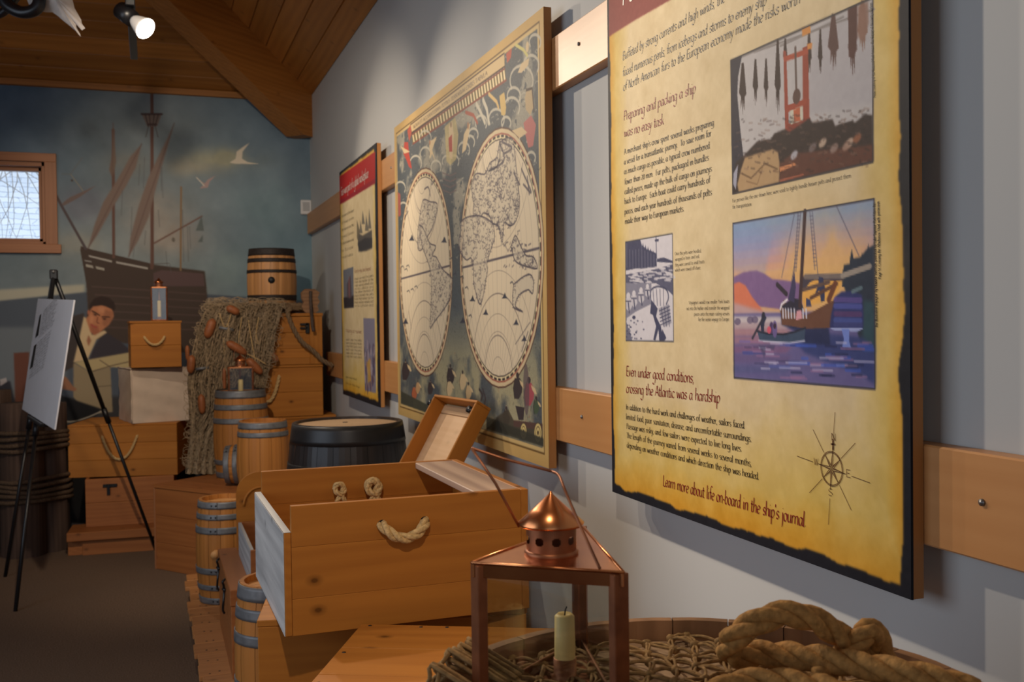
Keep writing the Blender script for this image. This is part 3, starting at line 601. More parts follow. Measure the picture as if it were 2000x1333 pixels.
cv.line(Pm([(270, 270), (262, 310), (280, 320)]), 1.3, (104, 60, 44)); cv.line(Pm([(215, 330), (238, 350), (262, 355)]), 2, (136, 66, 56)); cv.ell(Cm(192, 225), 1.6, 2.8, (138, 84, 62))
cv.poly(Pm([(190, 420), (215, 470), (190, 520), (175, 470)]), (120, 74, 54), .8, 1)
# post, dark boats at the left
cv.poly([(27, 690), (57, 688), (56, 800), (30, 800)], (84, 52, 42), 1, 1); cv.poly([(-200, 740), (0, 745), (20, 745), (30, 790), (-200, 800)], (38, 38, 44), 1, 2); cv.poly([(0, 742), (12, 738), (14, 746), (0, 755)], (150, 142, 140), .8)
cv.poly([(110, 770), (200, 800), (170, 830), (100, 822)], (22, 22, 24), 1, 2); cv.line([(105, 822), (140, 824), (170, 816), (200, 803)], 1.4, (150, 142, 128), 1, smooth=True)
keep = np.ones((cv.h, cv.w), bool)
cc = MX0+np.arange(cv.w)/RES; rr_ = ZT-np.arange(cv.h)/RES
keep[(rr_[:, None] < wz1+.01) & (rr_[:, None] > wz0-.01) & (cc[None] > wx0-.01) & (cc[None] < wx1+.01)] = False
mo = cv.grid('mural_face', (MX0, YB, ZT), ((cv.w-1)/RES, 0, 0), (0, 0, -(cv.h-1)/RES), M['mural'], wb, gain=1.75, mask=keep)

# ---- rails
def rail(z0, z1, y0, y1, label, kn):
    t = thing('wall_rail', label, 'rail', (XW, (y0+y1)/2, z0), group=None)
    mb = MB(); mb.box(XW-.04, XW, y0, y1, z0, z1, grain=1, b=.003); attach(mb.build('board', M['rail']), t)
    for y in kn:
        m2 = MB(); m2.lathe([(0.0001, 0), (.0055, 0), (.0055, .004), (.0001, .006)], 12)
        o = m2.build('screw', M['screw'], t); o.rotation_euler = (0, -PI/2, 0); o.location = Vector((XW-.0392, y, (z0+z1)/2+.008))-t.location
    return t
rail(2.198, 2.357, -.3, atx(600, 430, XW-.04)[1], 'upper maple rail running along the grey wall behind the panels', [atx(1131, 91, XW-.04)[1], 1.06, 5.05])
rail(1.131, 1.293, -.3, atx(637, 700, XW-.04)[1], 'lower maple rail running along the grey wall below the upper one', [atx(1137, 819, XW-.04)[1], atx(1919, 993, XW-.04)[1]])
# thermostat box beside the rail end
t = thing('wall_sensor', 'small white plastic box on the mural wall beside the rail end', 'sensor', tuple(aty(598, 420, YB)))
mb = MB(); mb.box(-.045, .04, -.03, 0, -.0, .115, b=.006); mb.build('housing', M['white'], t)
mb = MB()
for k in range(7): mb.box(-.03, .024, -.034, -.029, .03+k*.01, .034+k*.01)
mb.build('vent_grille', M['screw'], t)
# ================================================================ THE THREE WALL BOARDS
XF = 1.135
def onw(px, py, X=XF): p = atx(px, py, X); return (-p[1], p[2])          # panel coordinates: u to the right, v up
BZ0, BZ1 = 1.045, 2.450
def wall_board(name, label, cat, y0, y1, face):
    t = thing(name, label, cat, (XF+.012, (y0+y1)/2, BZ0))
    mb = MB(); mb.box(XF+.002, XW-.0405, y0, y1, BZ0, BZ1, grain=2, b=.001); attach(mb.build('backing_board', M['edge']), t)
    mb = MB(); mb.box(XF, XF+.0035, y0-.0004, y1+.0004, BZ0-.0004, BZ1+.0004, b=.0005); attach(mb.build('panel_face', face), t)
    return t
def wcanvas(y0, y1, z0, z1, res, base):
    cv = Canvas(int((y1-y0)*res)+1, int((z1-z0)*res)+1, base, lambda px, py: ((onw(px, py)[0]+y1)*res, (z1-onw(px, py)[1])*res)); cv.ext = (y0, y1, z0, z1); return cv
def wgrid(cv, name, t, lift, mask=None, gain=1.0):
    y0, y1, z0, z1 = cv.ext
    return attach(cv.grid(name, (XF-lift, y1, z1), (0, y0-y1, 0), (0, 0, z0-z1), M['print'], None, gain, mask), t)
def parchment(cv, edge, seed, amt=1.0):
    y0, y1, z0, z1 = cv.ext; h, w = cv.h, cv.w
    U = np.linspace(0, y1-y0, w)[None]; V = np.linspace(0, z1-z0, h)[:, None]
    dl, dr, dt, db = U, (y1-y0)-U, V, (z1-z0)-V
    n = fbm(h, w, (7, 6), 5, seed); n2 = fbm(h, w, (30, 26), 4, seed+1)
    base = np.array((206, 186, 146.)); gold = np.array((204, 168, 62.)); org = np.array((206, 136, 28.))
    d = np.minimum(np.minimum(dl*1.4, dr*1.3), np.minimum(db*.62, dt*1.1)); m = np.clip(1-(d-.01)/.17+(n-.5)*.6, 0, 1)[..., None]
    cv.a[:] = base; cv.a += (gold-cv.a)*m*.85*amt; m2 = np.clip(1-d/.07+(n-.5)*.5, 0, 1)[..., None]; cv.a += (org-cv.a)*m2*.75*amt
    cv.a += ((n2-.5)*26)[..., None]*np.array((.8, .9, 1.)); cv.a -= (np.clip(n-.62, 0, 1)*40)[..., None]*np.array((.3, .3, .2))
    # torn black margin
    r_ = np.random.RandomState(seed+4)
    def wob(nn, rough): x = np.linspace(0, 1, nn); q = fbm(2, nn, (1, rough*.8), 3, seed+nn)[0]-.5; return q
    eL, eR, eT, eB = edge
    mk = (dl > eL+wob(h, 18)[:, None]*.016)&(dr > eR+wob(h+1, 14)[:h, None]*.022)&(dt > eT+wob(w, 16)[None]*.012)&(db > eB+wob(w+1, 15)[None, :w]*.020)
    mf = mk.astype(float); p = np.pad(mf, 1, mode='edge'); mf = (p[:-2, 1:-1]+p[2:, 1:-1]+p[1:-1, :-2]+p[1:-1, 2:]+2*mf)/6; p = np.pad(mf, 1, mode='edge'); mf = (p[:-2, 1:-1]+p[2:, 1:-1]+p[1:-1, :-2]+p[1:-1, 2:]+2*mf)/6
    cv.a = cv.a*mf[..., None]+np.array((24, 26, 34.))*(1-mf[..., None]); return mk
# ---------------- large panel in front
PY0, PY1 = 1.297, 2.409
t = wall_board('exhibit_panel', 'large parchment-print panel nearest the camera, with ship paintings and red headings', 'panel', PY0, PY1, M['blackface'])
cv = wcanvas(PY0, PY1, BZ0, BZ1, 420, (200, 170, 110)); parchment(cv, (.016, .019, .014, .020), 31)
# red title band, outline following the photograph
cv.poly([(1188.5, -420), (1900, -560), (1700, -260), (1310, 0), (1240, 40), (1190, 72)], (126, 52, 46), 1, 1)
cv.mottle(5, (40, 40), 9)
# picture 1: fur press in front of a pale tent wall
def quadpix(cv): return cv
K = cropmap(1420, 0, 3.331); Pk = lambda L_: [K(*p) for p in L_]
cv.poly([(1428, 118), (1706, -5), (1706, 316.5), (1432, 379)], (176, 172, 172)); cv.poly([(1600, 60), (1706, 10), (1706, 200), (1560, 230)], (158, 154, 160), .5, 12)
for a in ((100, 370, 950, -10), (180, 340, 960, 60), (350, 300, 760, 110)): cv.line(Pk([a[:2], a[2:]]), 1.6, (130, 124, 122))
DK = (46, 34, 32)
cv.poly(Pk([(25, 395), (100, 365), (75, 500), (70, 620), (90, 850), (110, 1020), (105, 1180), (60, 1250), (38, 1262)]), (44, 42, 54))
for (x, y0, y1, w) in ((105, 410, 745, 24), (188, 385, 690, 18), (257, 380, 700, 15), (333, 255, 765, 20), (382, 250, 450, 14), (610, 190, 500, 15), (537, 210, 490, 18), (695, 90, 460, 36), (820, 40, 510, 30), (885, 0, 350, 34)):
    c = (50, 36, 34) if x < 690 else ((84, 58, 54) if x < 860 else (126, 92, 76)); q = (y1-y0)
    cv.poly(Pk([(x-w*.3, y0), (x+w*.3, y0), (x+w, y0+q*.6), (x+w*.55, y0+q*.66), (x+w*.45, y1-q*.05), (x+w*.2, y0+q*.72), (x, y1), (x-w*.2, y0+q*.7), (x-w*.5, y1-q*.1), (x-w*.5, y0+q*.65), (x-w, y0+q*.58)]), c, 1, 0)
cv.poly(Pk([(790, 60), (850, 30), (850, 250), (830, 380), (795, 370)]), (78, 46, 42)); cv.poly(Pk([(855, 40), (920, 10), (925, 150), (890, 270), (855, 240)]), (132, 98, 84), .9, 2)
RD = (142, 62, 44)
cv.poly(Pk([(370, 330), (388, 330), (412, 1000), (425, 1040), (392, 1030), (380, 800)]), RD); cv.poly(Pk([(495, 310), (530, 295), (540, 780), (498, 800)]), RD); cv.poly(Pk([(370, 370), (530, 315), (532, 350), (372, 405)]), (160, 72, 50)); cv.poly(Pk([(385, 690), (520, 640), (520, 680), (388, 735)]), (150, 66, 46)); cv.poly(Pk([(390, 810), (545, 765), (545, 820), (400, 870)]), (128, 56, 42))
cv.poly(Pk([(415, 720), (495, 690), (498, 780), (418, 810)]), (190, 186, 170)); cv.poly(Pk([(435, 715), (478, 700), (480, 785), (440, 795)]), (176, 92, 60)); cv.line(Pk([(448, 310), (455, 640)]), 2.4, (84, 66, 60)); cv.ell(K(456, 628), 5, 6, (84, 60, 54))
cv.poly(Pk([(490, 180), (545, 165), (548, 215), (493, 238)]), (198, 132, 62)); cv.poly(Pk([(525, 285), (556, 278), (556, 318), (528, 322)]), (196, 128, 62))
cv.poly(Pk([(110, 1015), (200, 920), (290, 905), (310, 870), (380, 840), (410, 860), (540, 770), (560, 800), (690, 775), (705, 820), (820, 785), (835, 800), (900, 745), (948, 750), (955, 1050), (40, 1262), (60, 1060)]), DK, 1, 1)
cv.poly(Pk([(430, 1000), (955, 940), (955, 1052), (345, 1190), (345, 1060)]), (92, 52, 40), .9, 2)
for (x, y, c) in ((625, 930, (182, 160, 140)), (800, 930, (186, 160, 140)), (850, 900, (142, 88, 60)), (440, 1010, (170, 170, 180)), (560, 960, (110, 96, 96)), (780, 950, (150, 120, 104)), (700, 965, (140, 118, 110))): cv.ell(K(x, y), 5, 3, c, .9, 1, rot=-.4)
cv.poly(Pk([(120, 1025), (300, 970), (335, 990), (345, 1060), (342, 1185), (80, 1255), (70, 1200), (95, 1100)]), (168, 138, 100), 1, 1); cv.line(Pk([(100, 1130), (160, 1160), (250, 1065), (330, 1100)]), 1.5, (110, 84, 58)); cv.line(Pk([(130, 1180), (200, 1200), (240, 1070)]), 1.2, (124, 96, 66), .7)
cv.poly(Pk([(345, 1090), (440, 1060), (455, 1072), (380, 1105), (348, 1120)]), (196, 128, 84)); cv.poly(Pk([(345, 1170), (500, 1130), (505, 1140), (345, 1185)]), (150, 84, 62)); cv.poly(Pk([(45, 1130), (75, 1070), (65, 1190), (60, 1235), (44, 1200)]), (152, 152, 168))
for k in range(240):
    u_, v_ = rng.rand(2); a = (60+u_*880, 780+v_*380-u_*80); cv.line(Pk([a, (a[0]+rng.uniform(-30, 30), a[1]+rng.uniform(-10, 10))]), 1.6, ((30, 22, 22), (84, 58, 46), (60, 44, 44), (120, 96, 84))[k % 4], .35)
cv.line([(1428, 118), (1706, -5), (1706, 316.5), (1432, 379), (1428, 118)], 1.4, (46, 44, 50))
# picture 2: boat at anchor at sunset
Q2 = cropmap(1420, 370, 3.25); P2 = lambda L_: [Q2(*p) for p in L_]; TL, TR, BR_, BL = (40, 217), (937, 60), (943, 1268), (48, 1197)
def band(ya, yb, c, bl=6, al=1):   # horizontal band of picture 2, in fractions of its height
    L1 = lambda f: (TL[0]+(BL[0]-TL[0])*f, TL[1]+(BL[1]-TL[1])*f); R1 = lambda f: (TR[0]+(BR_[0]-TR[0])*f, TR[1]+(BR_[1]-TR[1])*f)
    cv.poly(P2([L1(ya), R1(ya), R1(yb), L1(yb)]), c, al, bl)
band(0, 1, (132, 146, 178), 0)
for i, c in enumerate(((128, 150, 182), (134, 148, 182), (142, 146, 182), (156, 146, 178), (176, 150, 168), (190, 150, 152), (204, 156, 136), (212, 166, 124))): band(.01+i*.045, .065+i*.045, c, 3)
band(.36, .62, (206, 160, 120), 2)
cv.blob(Q2(640, 520), 55, 34, (220, 176, 112), .8, 3); cv.poly(P2([(45, 217), (45, 520), (240, 560), (300, 250)]), (128, 152, 190), .35, 12)
cv.poly(P2([(45, 555), (110, 525), (190, 515), (240, 535), (290, 570), (350, 575), (420, 585), (480, 600), (480, 800), (330, 760), (210, 745), (45, 700)]), (124, 96, 140), 1, 1)
cv.poly(P2([(45, 600), (80, 588), (120, 610), (160, 680), (215, 750), (240, 790), (140, 810), (50, 800)]), (204, 116, 88), 1, 1); cv.poly(P2([(45, 720), (220, 770), (340, 780), (340, 830), (45, 830)]), (178, 160, 168), .8, 6)
band(.585, 1, (98, 92, 140), 2)
for (f, c) in ((.60, (200, 190, 190)), (.64, (182, 160, 162)), (.68, (168, 128, 134)), (.73, (150, 112, 132)), (.79, (122, 90, 128)), (.85, (100, 86, 130)), (.92, (86, 88, 134))): cv.poly(P2([(44, TL[1]+(BL[1]-TL[1])*f), (420, TL[1]+(BL[1]-TL[1])*f+5), (380, TL[1]+(BL[1]-TL[1])*(f+.05)), (46, TL[1]+(BL[1]-TL[1])*(f+.05))]), c, .9, 4)
cv.poly(P2([(730, 560), (750, 480), (790, 470), (800, 440), (850, 430), (890, 380), (937, 350), (942, 1000), (860, 1010), (800, 800)]), (40, 50, 66), 1, 1)
for x, y, w in ((795, 375, 12), (748, 470, 12), (860, 400, 10), (900, 340, 9)): cv.poly(P2([(x, y), (x+w, y+70), (x+w*1.3, y+150), (x-w*1.3, y+150), (x-w, y+70)]), (40, 50, 66))
cv.poly(P2([(870, 700), (940, 720), (943, 1050), (860, 1040)]), (46, 78, 88), .8, 6); cv.poly(P2([(500, 900), (860, 940), (943, 1000), (943, 1240), (860, 1180), (500, 1040), (430, 960)]), (48, 60, 112), .9, 5)
cv.poly(P2([(340, 740), (500, 800), (650, 880), (660, 990), (500, 980), (440, 900), (350, 860)]), (36, 44, 78), .9, 2)
cv.poly(P2([(345, 745), (365, 700), (400, 745), (500, 800), (560, 770), (700, 690), (720, 760), (660, 880), (500, 885), (420, 870), (350, 860)]), (104, 70, 56), 1, 0)
cv.poly(P2([(345, 745), (420, 690), (470, 700), (490, 760), (470, 790), (400, 780)]), (48, 46, 62)); cv.line(P2([(342, 760), (350, 730), (385, 700)]), 2, (220, 214, 220)); cv.poly(P2([(390, 700), (430, 515), (440, 620), (430, 720)]), (62, 58, 90))
for x in (358, 375, 392, 410, 430, 485, 505): cv.line(P2([(x, 760), (x+2, 815)]), 1.6, (206, 206, 222))
cv.poly(P2([(445, 770), (475, 768), (480, 820), (440, 832)]), (206, 150, 160)); cv.poly(P2([(480, 560), (740, 560), (730, 600), (690, 690), (500, 750), (480, 700)]), (224, 164, 74), .75, 3)
cv.poly(P2([(475, 555), (600, 552), (740, 560), (740, 580), (620, 580), (560, 575), (530, 590), (500, 630), (480, 630)]), (70, 62, 74)); cv.line(P2([(500, 555), (735, 550), (905, 490)]), 4, (120, 108, 104), wd2=4); cv.line(P2([(735, 548), (910, 488)]), 4, (150, 140, 130))
cv.poly(P2([(585, 555), (612, 560), (625, 620), (622, 710), (600, 715), (590, 640), (560, 670), (585, 600)]), (50, 56, 88)); cv.poly(P2([(505, 690), (530, 700), (540, 745), (505, 745)]), (62, 66, 100)); cv.line(P2([(535, 690), (700, 600)]), 3, (96, 66, 54)); cv.line(P2([(650, 700), (690, 600)]), 5, (110, 66, 48)); cv.line(P2([(480, 640), (650, 590)]), 3, (96, 76, 70))
cv.line(P2([(498, 140), (466, 740)]), 3.4, (66, 48, 50), wd2=5); cv.line(P2([(322, 605), (380, 665)]), 4, (54, 46, 58))
for a in ((455, 150, 430, 520), (470, 150, 440, 520), (530, 145, 560, 510), (545, 145, 580, 540), (430, 160, 350, 560), (700, 110, 840, 420), (445, 400, 410, 600)): cv.line(P2([a[:2], a[2:]]), 1, (88, 84, 104), .7)
for k in range(14): cv.line(P2([(452-k*1.8, 170+k*25), (468-k*1.8, 168+k*25)]), 1, (88, 84, 104), .6); cv.line(P2([(530+k*2, 170+k*24), (546+k*2, 168+k*24)]), 1, (88, 84, 104), .5)
cv.poly(P2([(655, 870), (665, 790), (690, 680), (730, 650), (800, 645), (860, 670), (870, 800), (868, 880), (840, 895), (660, 885)]), (44, 52, 104), 1, 1)
for (y, c) in ((700, (92, 76, 140)), (740, (78, 86, 160)), (790, (90, 60, 106)), (830, (70, 84, 150)), (860, (60, 66, 120))): cv.line(P2([(690, y), (850, y+4)]), 4, c, .8)
cv.poly(P2([(655, 880), (870, 882), (830, 905), (680, 895)]), (150, 160, 206)); cv.poly(P2([(730, 885), (780, 885), (778, 960), (790, 1005), (735, 1000), (745, 950)]), (110, 130, 200)); cv.line(P2([(800, 650), (855, 625)]), 3, (90, 110, 120))
cv.poly(P2([(195, 900), (260, 915), (360, 920), (430, 905), (500, 880), (495, 960), (400, 975), (210, 960)]), (58, 74, 98)); cv.line(P2([(195, 900), (260, 916), (360, 921), (430, 906), (500, 880)]), 1.6, (36, 40, 58)); cv.line(P2([(205, 962), (400, 976), (495, 962)]), 1.5, (190, 190, 214), .8)
cv.poly(P2([(215, 850), (225, 800), (240, 795), (255, 815), (240, 850), (238, 905), (220, 905)]), (44, 50, 74)); cv.line(P2([(225, 830), (165, 945)]), 2.6, (52, 50, 66)); cv.ell(Q2(234, 800), 2.4, 3, (44, 44, 60)); cv.ell(Q2(285, 880), 3, 5, (76, 60, 100)); cv.ell(Q2(306, 888), 3.4, 7, (104, 90, 140)); cv.ell(Q2(270, 893), 3, 3, (200, 90, 110)); cv.ell(Q2(306, 868), 2, 2.4, (60, 44, 60))
for i in range(60):
    r1, r2, r3 = rng.rand(3); y = 960+r1*250; x = 60+r2*860; ln = 30+r3*120; c = ((60, 90, 190), (30, 36, 72), (188, 184, 214), (150, 110, 150))[i % 4]; cv.line(P2([(x, y), (min(x+ln, 940), y+ln*.03)]), 1.8 if i % 4 else 2.6, c, .55 if x > 380 or i % 4 > 1 else .25)
for (x, y) in ((70, 840), (150, 830), (180, 828)): cv.ell(Q2(x, y), 5, 3, (84, 72, 104), .7)
cv.poly(P2([(205, 990), (240, 1075), (250, 1000), (300, 1020), (310, 990)]), (60, 62, 96), .6, 1); cv.line(P2([TL, TR, BR_, BL, TL]), 1.4, (52, 50, 60))
# picture 3: ink drawing of people carrying packs
Q3 = cropmap(1180, 380, 3.2258); P3 = lambda L_: [Q3(*p) for p in L_]; IK = (64, 66, 92); PP = (198, 194, 200)
cv.poly(P3([(137, 300), (433, 247), (440, 927), (140, 922)]), PP); cv.poly(P3([(137, 300), (230, 285), (240, 320), (270, 345), (330, 370), (335, 455), (137, 480)]), IK, 1, 0)
for k in range(10): cv.line(P3([(145+k*19, 300+rng.rand()*60), (146+k*19, 460)]), 1, PP, .35)
for k in range(7): cv.poly(P3([(215+k*16, 280+k*12), (223+k*16, 330+k*8), (208+k*16, 330+k*8)]), IK)
cv.poly(P3([(335, 405), (380, 398), (436, 420), (436, 432), (335, 425)]), IK); cv.line(P3([(330, 265), (333, 400)]), 1.4, IK); cv.line(P3([(326, 290), (343, 288)]), 2.5, IK)
cv.poly(P3([(140, 505), (330, 470), (436, 440), (440, 640), (400, 600), (330, 560), (250, 560), (140, 560)]), IK, .85, 0)
for k in range(70):
    x = 145+rng.rand()*280; y = 475+rng.rand()*95-(x-140)*.1; cv.line(P3([(x, y), (x+14+rng.rand()*22, y-3+rng.rand()*8)]), 1.6, PP, .8)
cv.poly(P3([(140, 560), (300, 560), (300, 700), (170, 780), (140, 800)]), IK, .55, 0)
for (x, y, s) in ((155, 640, 1.1), (190, 625, 1), (235, 605, .95), (275, 580, .8)):
    cv.ell(Q3(x, y), 4.2*s, 3.4*s, PP, 1); cv.poly(P3([(x-18*s, y+12), (x+16*s, y+10), (x+22*s, y+60*s), (x+5, y+90*s), (x-16*s, y+70*s)]), PP, .8); cv.line(P3([(x-16*s, y+30*s), (x+16*s, y+30*s)]), 1.2, IK); cv.line(P3([(x, y+40*s), (x+6, y+95*s)]), 2.2, IK)
cv.poly(P3([(145, 780), (200, 740), (300, 690), (330, 800), (310, 920), (142, 920)]), PP, 1)
for k in range(26): cv.ell(Q3(145+rng.rand()**2*120, 790+rng.rand()*120), 1+rng.rand()*1.4, .8, IK, .9)
cv.ell(Q3(190, 775), 4, 2, IK); cv.poly(P3([(142, 800), (180, 920), (142, 920)]), IK, .7)
cv.poly(P3([(295, 650), (300, 600), (345, 580), (395, 600), (408, 650), (395, 690), (330, 710)]), PP); cv.line(P3([(295, 650), (300, 600), (345, 580), (395, 600), (408, 650), (395, 690)]), 1.8, IK, smooth=True)
for k in range(4): cv.line(P3([(310+k*22, 598), (318+k*20, 700)]), 1, IK)
cv.poly(P3([(300, 665), (320, 690), (340, 720), (330, 770), (360, 830), (372, 905), (350, 922), (345, 850), (325, 922), (312, 915), (330, 830), (310, 760), (292, 750)]), IK); cv.poly(P3([(345, 720), (410, 690), (428, 810), (380, 838)]), (150, 148, 160)); 
for k in range(5): cv.line(P3([(350+k*2, 735+k*22), (415+k*2, 705+k*22)]), 1.1, IK)
for k in range(3): cv.line(P3([(362+k*20, 712), (378+k*18, 830)]), 1, IK)
cv.poly(P3([(370, 850), (395, 905), (380, 925), (350, 925)]), IK); cv.line(P3([(137, 300), (433, 247), (440, 927), (140, 922), (137, 300)]), 1.3, (70, 70, 76))
cv.mottle(10, (120, 90), 15)
wgrid(cv, 'printed_sheet', t, .0012)
# lettering
pl = lambda u, v: (XF-.0022, -u, v)
def W1(mb, txt, a, b, xh, **k): write(mb, txt, onw(*a), onw(*b), xh, pl, **k)
mb = MB(); IT = dict(nib=.85, ang=40, thin=.14, slant=.12, asc=1.0)
W1(mb, 'Buffeted by strong currents and high winds, the', (1217, 118), (1416, 4), .0128, **IT)
W1(mb, 'faced numerous perils, from icebergs and storms to enemy ship', (1217, 150), (1497, 9), .0128, **IT)
W1(mb, 'of North American furs to the European economy made the risks worth', (1218, 178), (1563, 6), .0128, **IT)
note(attach(mb.build('intro_lettering', M['ink']), t), 'black italic lettering'); mb = MB()
BD = dict(nib=.85, ang=8, thin=.20, slant=0, asc=.8)
for itm in (("A merchant ship's crew spent several weeks preparing", (1220, 302), (1395, 245)), ('a vessel for a transatlantic journey.  To save room for', (1220, 322), (1390, 266)),
    ('as much cargo as possible, a typical crew numbered', (1220, 341), (1387, 290)), ('fewer than 20 men.  Fur pelts, packaged in bundles', (1221, 361), (1385, 313)), ('called pieces, made up the bulk of cargo on journeys', (1221, 380), (1391, 335)),
    ('back to Europe.  Each boat could carry hundreds of', (1221, 399), (1388, 357)), ('pieces, and each year hundreds of thousands of pelts', (1221, 419), (1391, 381)), ('made their way to European markets.', (1222, 438), (1337, 413)),
    None, ('In addition to the hard work and challenges of weather, sailors faced', (1224, 800), (1455, 837.5)), ('limited food, poor sanitation, disease, and uncomfortable surroundings.', (1224, 819), (1469, 864)),
    ('Passage was risky, and few sailors were expected to live long lives.', (1225, 837.5), (1450, 883)), ('The length of the journey varied from several weeks to several months,', (1225, 855.5), (1469, 912)), ('depending on weather conditions and which direction the ship was headed.', (1225.7, 874.6), (1484, 937.7))):
    if itm is None: attach(mb.build('paragraph_lettering', M['ink']), t); mb = MB(); continue
    txt, a, b = itm; W1(mb, txt, a, b, .0092, **BD)
attach(mb.build('paragraph_lettering', M['ink']), t); mb = MB()
SM = dict(nib=.5, ang=10, thin=.25, asc=.8)
for txt, a, b in (('Once the pelts were bundled,', (1319.5, 499), (1371, 493)), ('wrapped in linen, and tied,', (1320, 510), (1367.5, 503.5)), ('they were carried to small boats', (1320, 521), (1377, 514)), ('which were rowed off-shore.', (1320, 531), (1370, 526)),
    ('Voyageurs would row smaller York boats', (1347, 594.5), (1426, 592)), ('out into the harbor and transfer the wrapped', (1342, 606), (1426, 604.5)), ('pieces onto the main sailing vessels', (1357, 617), (1426, 616)), ('for the ocean voyage to Europe.', (1365, 627.5), (1426, 627)),
    ('Fur presses like the one shown here, were used to tightly bundle beaver pelts and protect them', (1432, 396), (1663, 347)), ('for transportation.', (1432, 408), (1470, 402))): W1(mb, txt, a, b, .0050, **SM)
p0, p1 = onw(1716, 640), onw(1711, 395)
write(mb, 'The Illustrated Voyageur by Howard Sivertson, published by Lake Superior Port Cities, Inc.', p0, p1, .0040, pl, nib=.8, ang=10, thin=.3, asc=.8)
write(mb, 'Page 57, Crossing the Athabasca. Used with permission.', (onw(1722, 545)), onw(1719, 392), .0040, pl, nib=.8, ang=10, thin=.3, asc=.8)
write(mb, 'Photo courtesy of the National Park Service, The Voyage of Discovery collection', onw(1711, 190), onw(1704, 5), .0036, pl, nib=.8, ang=10, thin=.3, asc=.8)
o = attach(mb.build('caption_lettering', M['ink']), t); note(o, 'small black captions')
mb = MB(); HD = dict(nib=1.0, ang=40, thin=.14, slant=.10, asc=1.15)
for txt, a, b, xh in (('Preparing and packing a ship', (1219, 236), (1359, 181), .0138), ('was no easy task', (1220, 268), (1297, 243), .0138), ('Even under good conditions,', (1224, 734), (1356, 748), .0145), ('crossing the Atlantic was a hardship', (1224, 767), (1407, 787), .0145),
    ("Learn more about life on-board in the ship's journal.", (1296, 949), (1576, 1030), .0152)):
    mb = MB() if txt[:5] != 'cross' else mb; W1(mb, txt, a, b, xh, **HD)
    if txt[:4] != 'Even': note(attach(mb.build('heading_lettering', M['red']), t), 'dark red heading')
mb = MB(); W1(mb, 'Fu', (1216, 12), (1243, -4), .034, nib=.9, ang=40, thin=.15, slant=.1); o = attach(mb.build('title_lettering', M['whiteink']), t); note(o, 'pale title letters on the red band')
# compass rose
mb = MB(); c = np.array(onw(1626, 916)); 
def seg(a, b, w):
    a = np.array(a); b = np.array(b); d = b-a; n_ = np.array([-d[1], d[0]])/np.linalg.norm(d)*w/2; mb.add([pl(*(a+n_)), pl(*(a-n_)), pl(*(b-n_)), pl(*(b+n_))], [(0, 1, 2, 3)])
R0 = .031
for rr in (R0, R0*.93):
    for k in range(36): a0, a1 = 2*PI*k/36, 2*PI*(k+1)/36; seg(c+rr*np.array([math.cos(a0), math.sin(a0)]), c+rr*np.array([math.cos(a1), math.sin(a1)]), .0012)
for k in range(8):
    a0 = PI/2-.1+k*PI/4; Lr = R0*(1.25 if k % 2 == 0 else .95); tip = c+Lr*np.array([math.cos(a0), math.sin(a0)])
    for s_ in (1, -1):
        q = c+R0*.22*np.array([math.cos(a0+s_*PI/8), math.sin(a0+s_*PI/8)]); 
        if s_ > 0: mb.add([pl(*c), pl(*q), pl(*tip)], [(0, 1, 2)])
        else: seg(q, tip, .0012)
    dv = np.array([math.cos(a0), math.sin(a0)])
    seg(c+dv*R0*(1.75 if k % 2 == 0 else 1.1), c+dv*R0*(3.3 if k % 2 == 0 else 2.7), .0010)
for ch, k in (('N', 0), ('W', 2), ('S', 4), ('E', 6)):
    a0 = PI/2-.1+k*PI/4; q = c+R0*(1.78 if k == 0 else 1.45)*np.array([math.cos(a0), math.sin(a0)]); write(mb, ch, q+np.array([-.006, -.004]), q+np.array([.006, -.004]), .008, pl, nib=.6, thin=.2)
q = c+R0*1.42*np.array([math.cos(PI/2-.1), math.sin(PI/2-.1)]); seg(q-np.array([.006, 0]), q+np.array([.006, .001]), .003); seg(q-np.array([0, .01]), q+np.array([0, .01]), .004)
o = attach(mb.build('compass_rose', M['brownink']), t); note(o, 'sepia compass rose')

# ---------------- far panel with the red band
QY0, QY1 = 5.285, 6.398
t = wall_board('exhibit_panel', 'smallest-looking panel at the far end, with a red title band over yellow parchment', 'panel', QY0, QY1, M['blackface'])
cv = wcanvas(QY0, QY1, BZ0, BZ1, 200, (200, 170, 110)); parchment(cv, (.016, .05, .02, .03), 77)
F8 = cropmap(640, 270, 6.35); P8 = lambda L_: [F8(*p) for p in L_]
cv.poly(P8([(145, 480), (590, 165), (590, 560), (148, 830)]), (164, 26, 28)); cv.poly(P8([(148, 780), (590, 500), (590, 565), (148, 830)]), (128, 24, 44), .7, 1)
F9 = cropmap(560, 240, 2.222); P9 = lambda L_: [F9(*p) for p in L_]
GY = (66, 64, 66)
for (x, y, w, h) in ((330, 380, 10, 60), (345, 400, 12, 70), (358, 370, 10, 90), (320, 420, 10, 60)): cv.poly(P9([(x, y), (x+w, y+h), (x-w*.4, y+h)]), (104, 100, 92), .9)
cv.poly(P9([(312, 480), (330, 490), (370, 465), (372, 540), (320, 560), (308, 530)]), GY, .85, 1); cv.poly(P9([(310, 520), (340, 500), (372, 500), (372, 545), (345, 558), (312, 560)]), (52, 52, 56), .8, 1)
cv.poly(P9([(305, 420), (318, 470), (312, 520), (305, 500)]), (92, 84, 70), .8)
cv.poly(P9([(246, 640), (290, 625), (292, 802), (250, 806)]), (104, 108, 118)); cv.poly(P9([(247, 760), (292, 750), (292, 802), (250, 806)]), (48, 46, 52), 1, 1); cv.poly(P9([(262, 700), (278, 660), (284, 760), (262, 760)]), (84, 74, 80), .9, 1); cv.ell(F9(272, 715), 4, 14, (150, 90, 90), .6, 2)
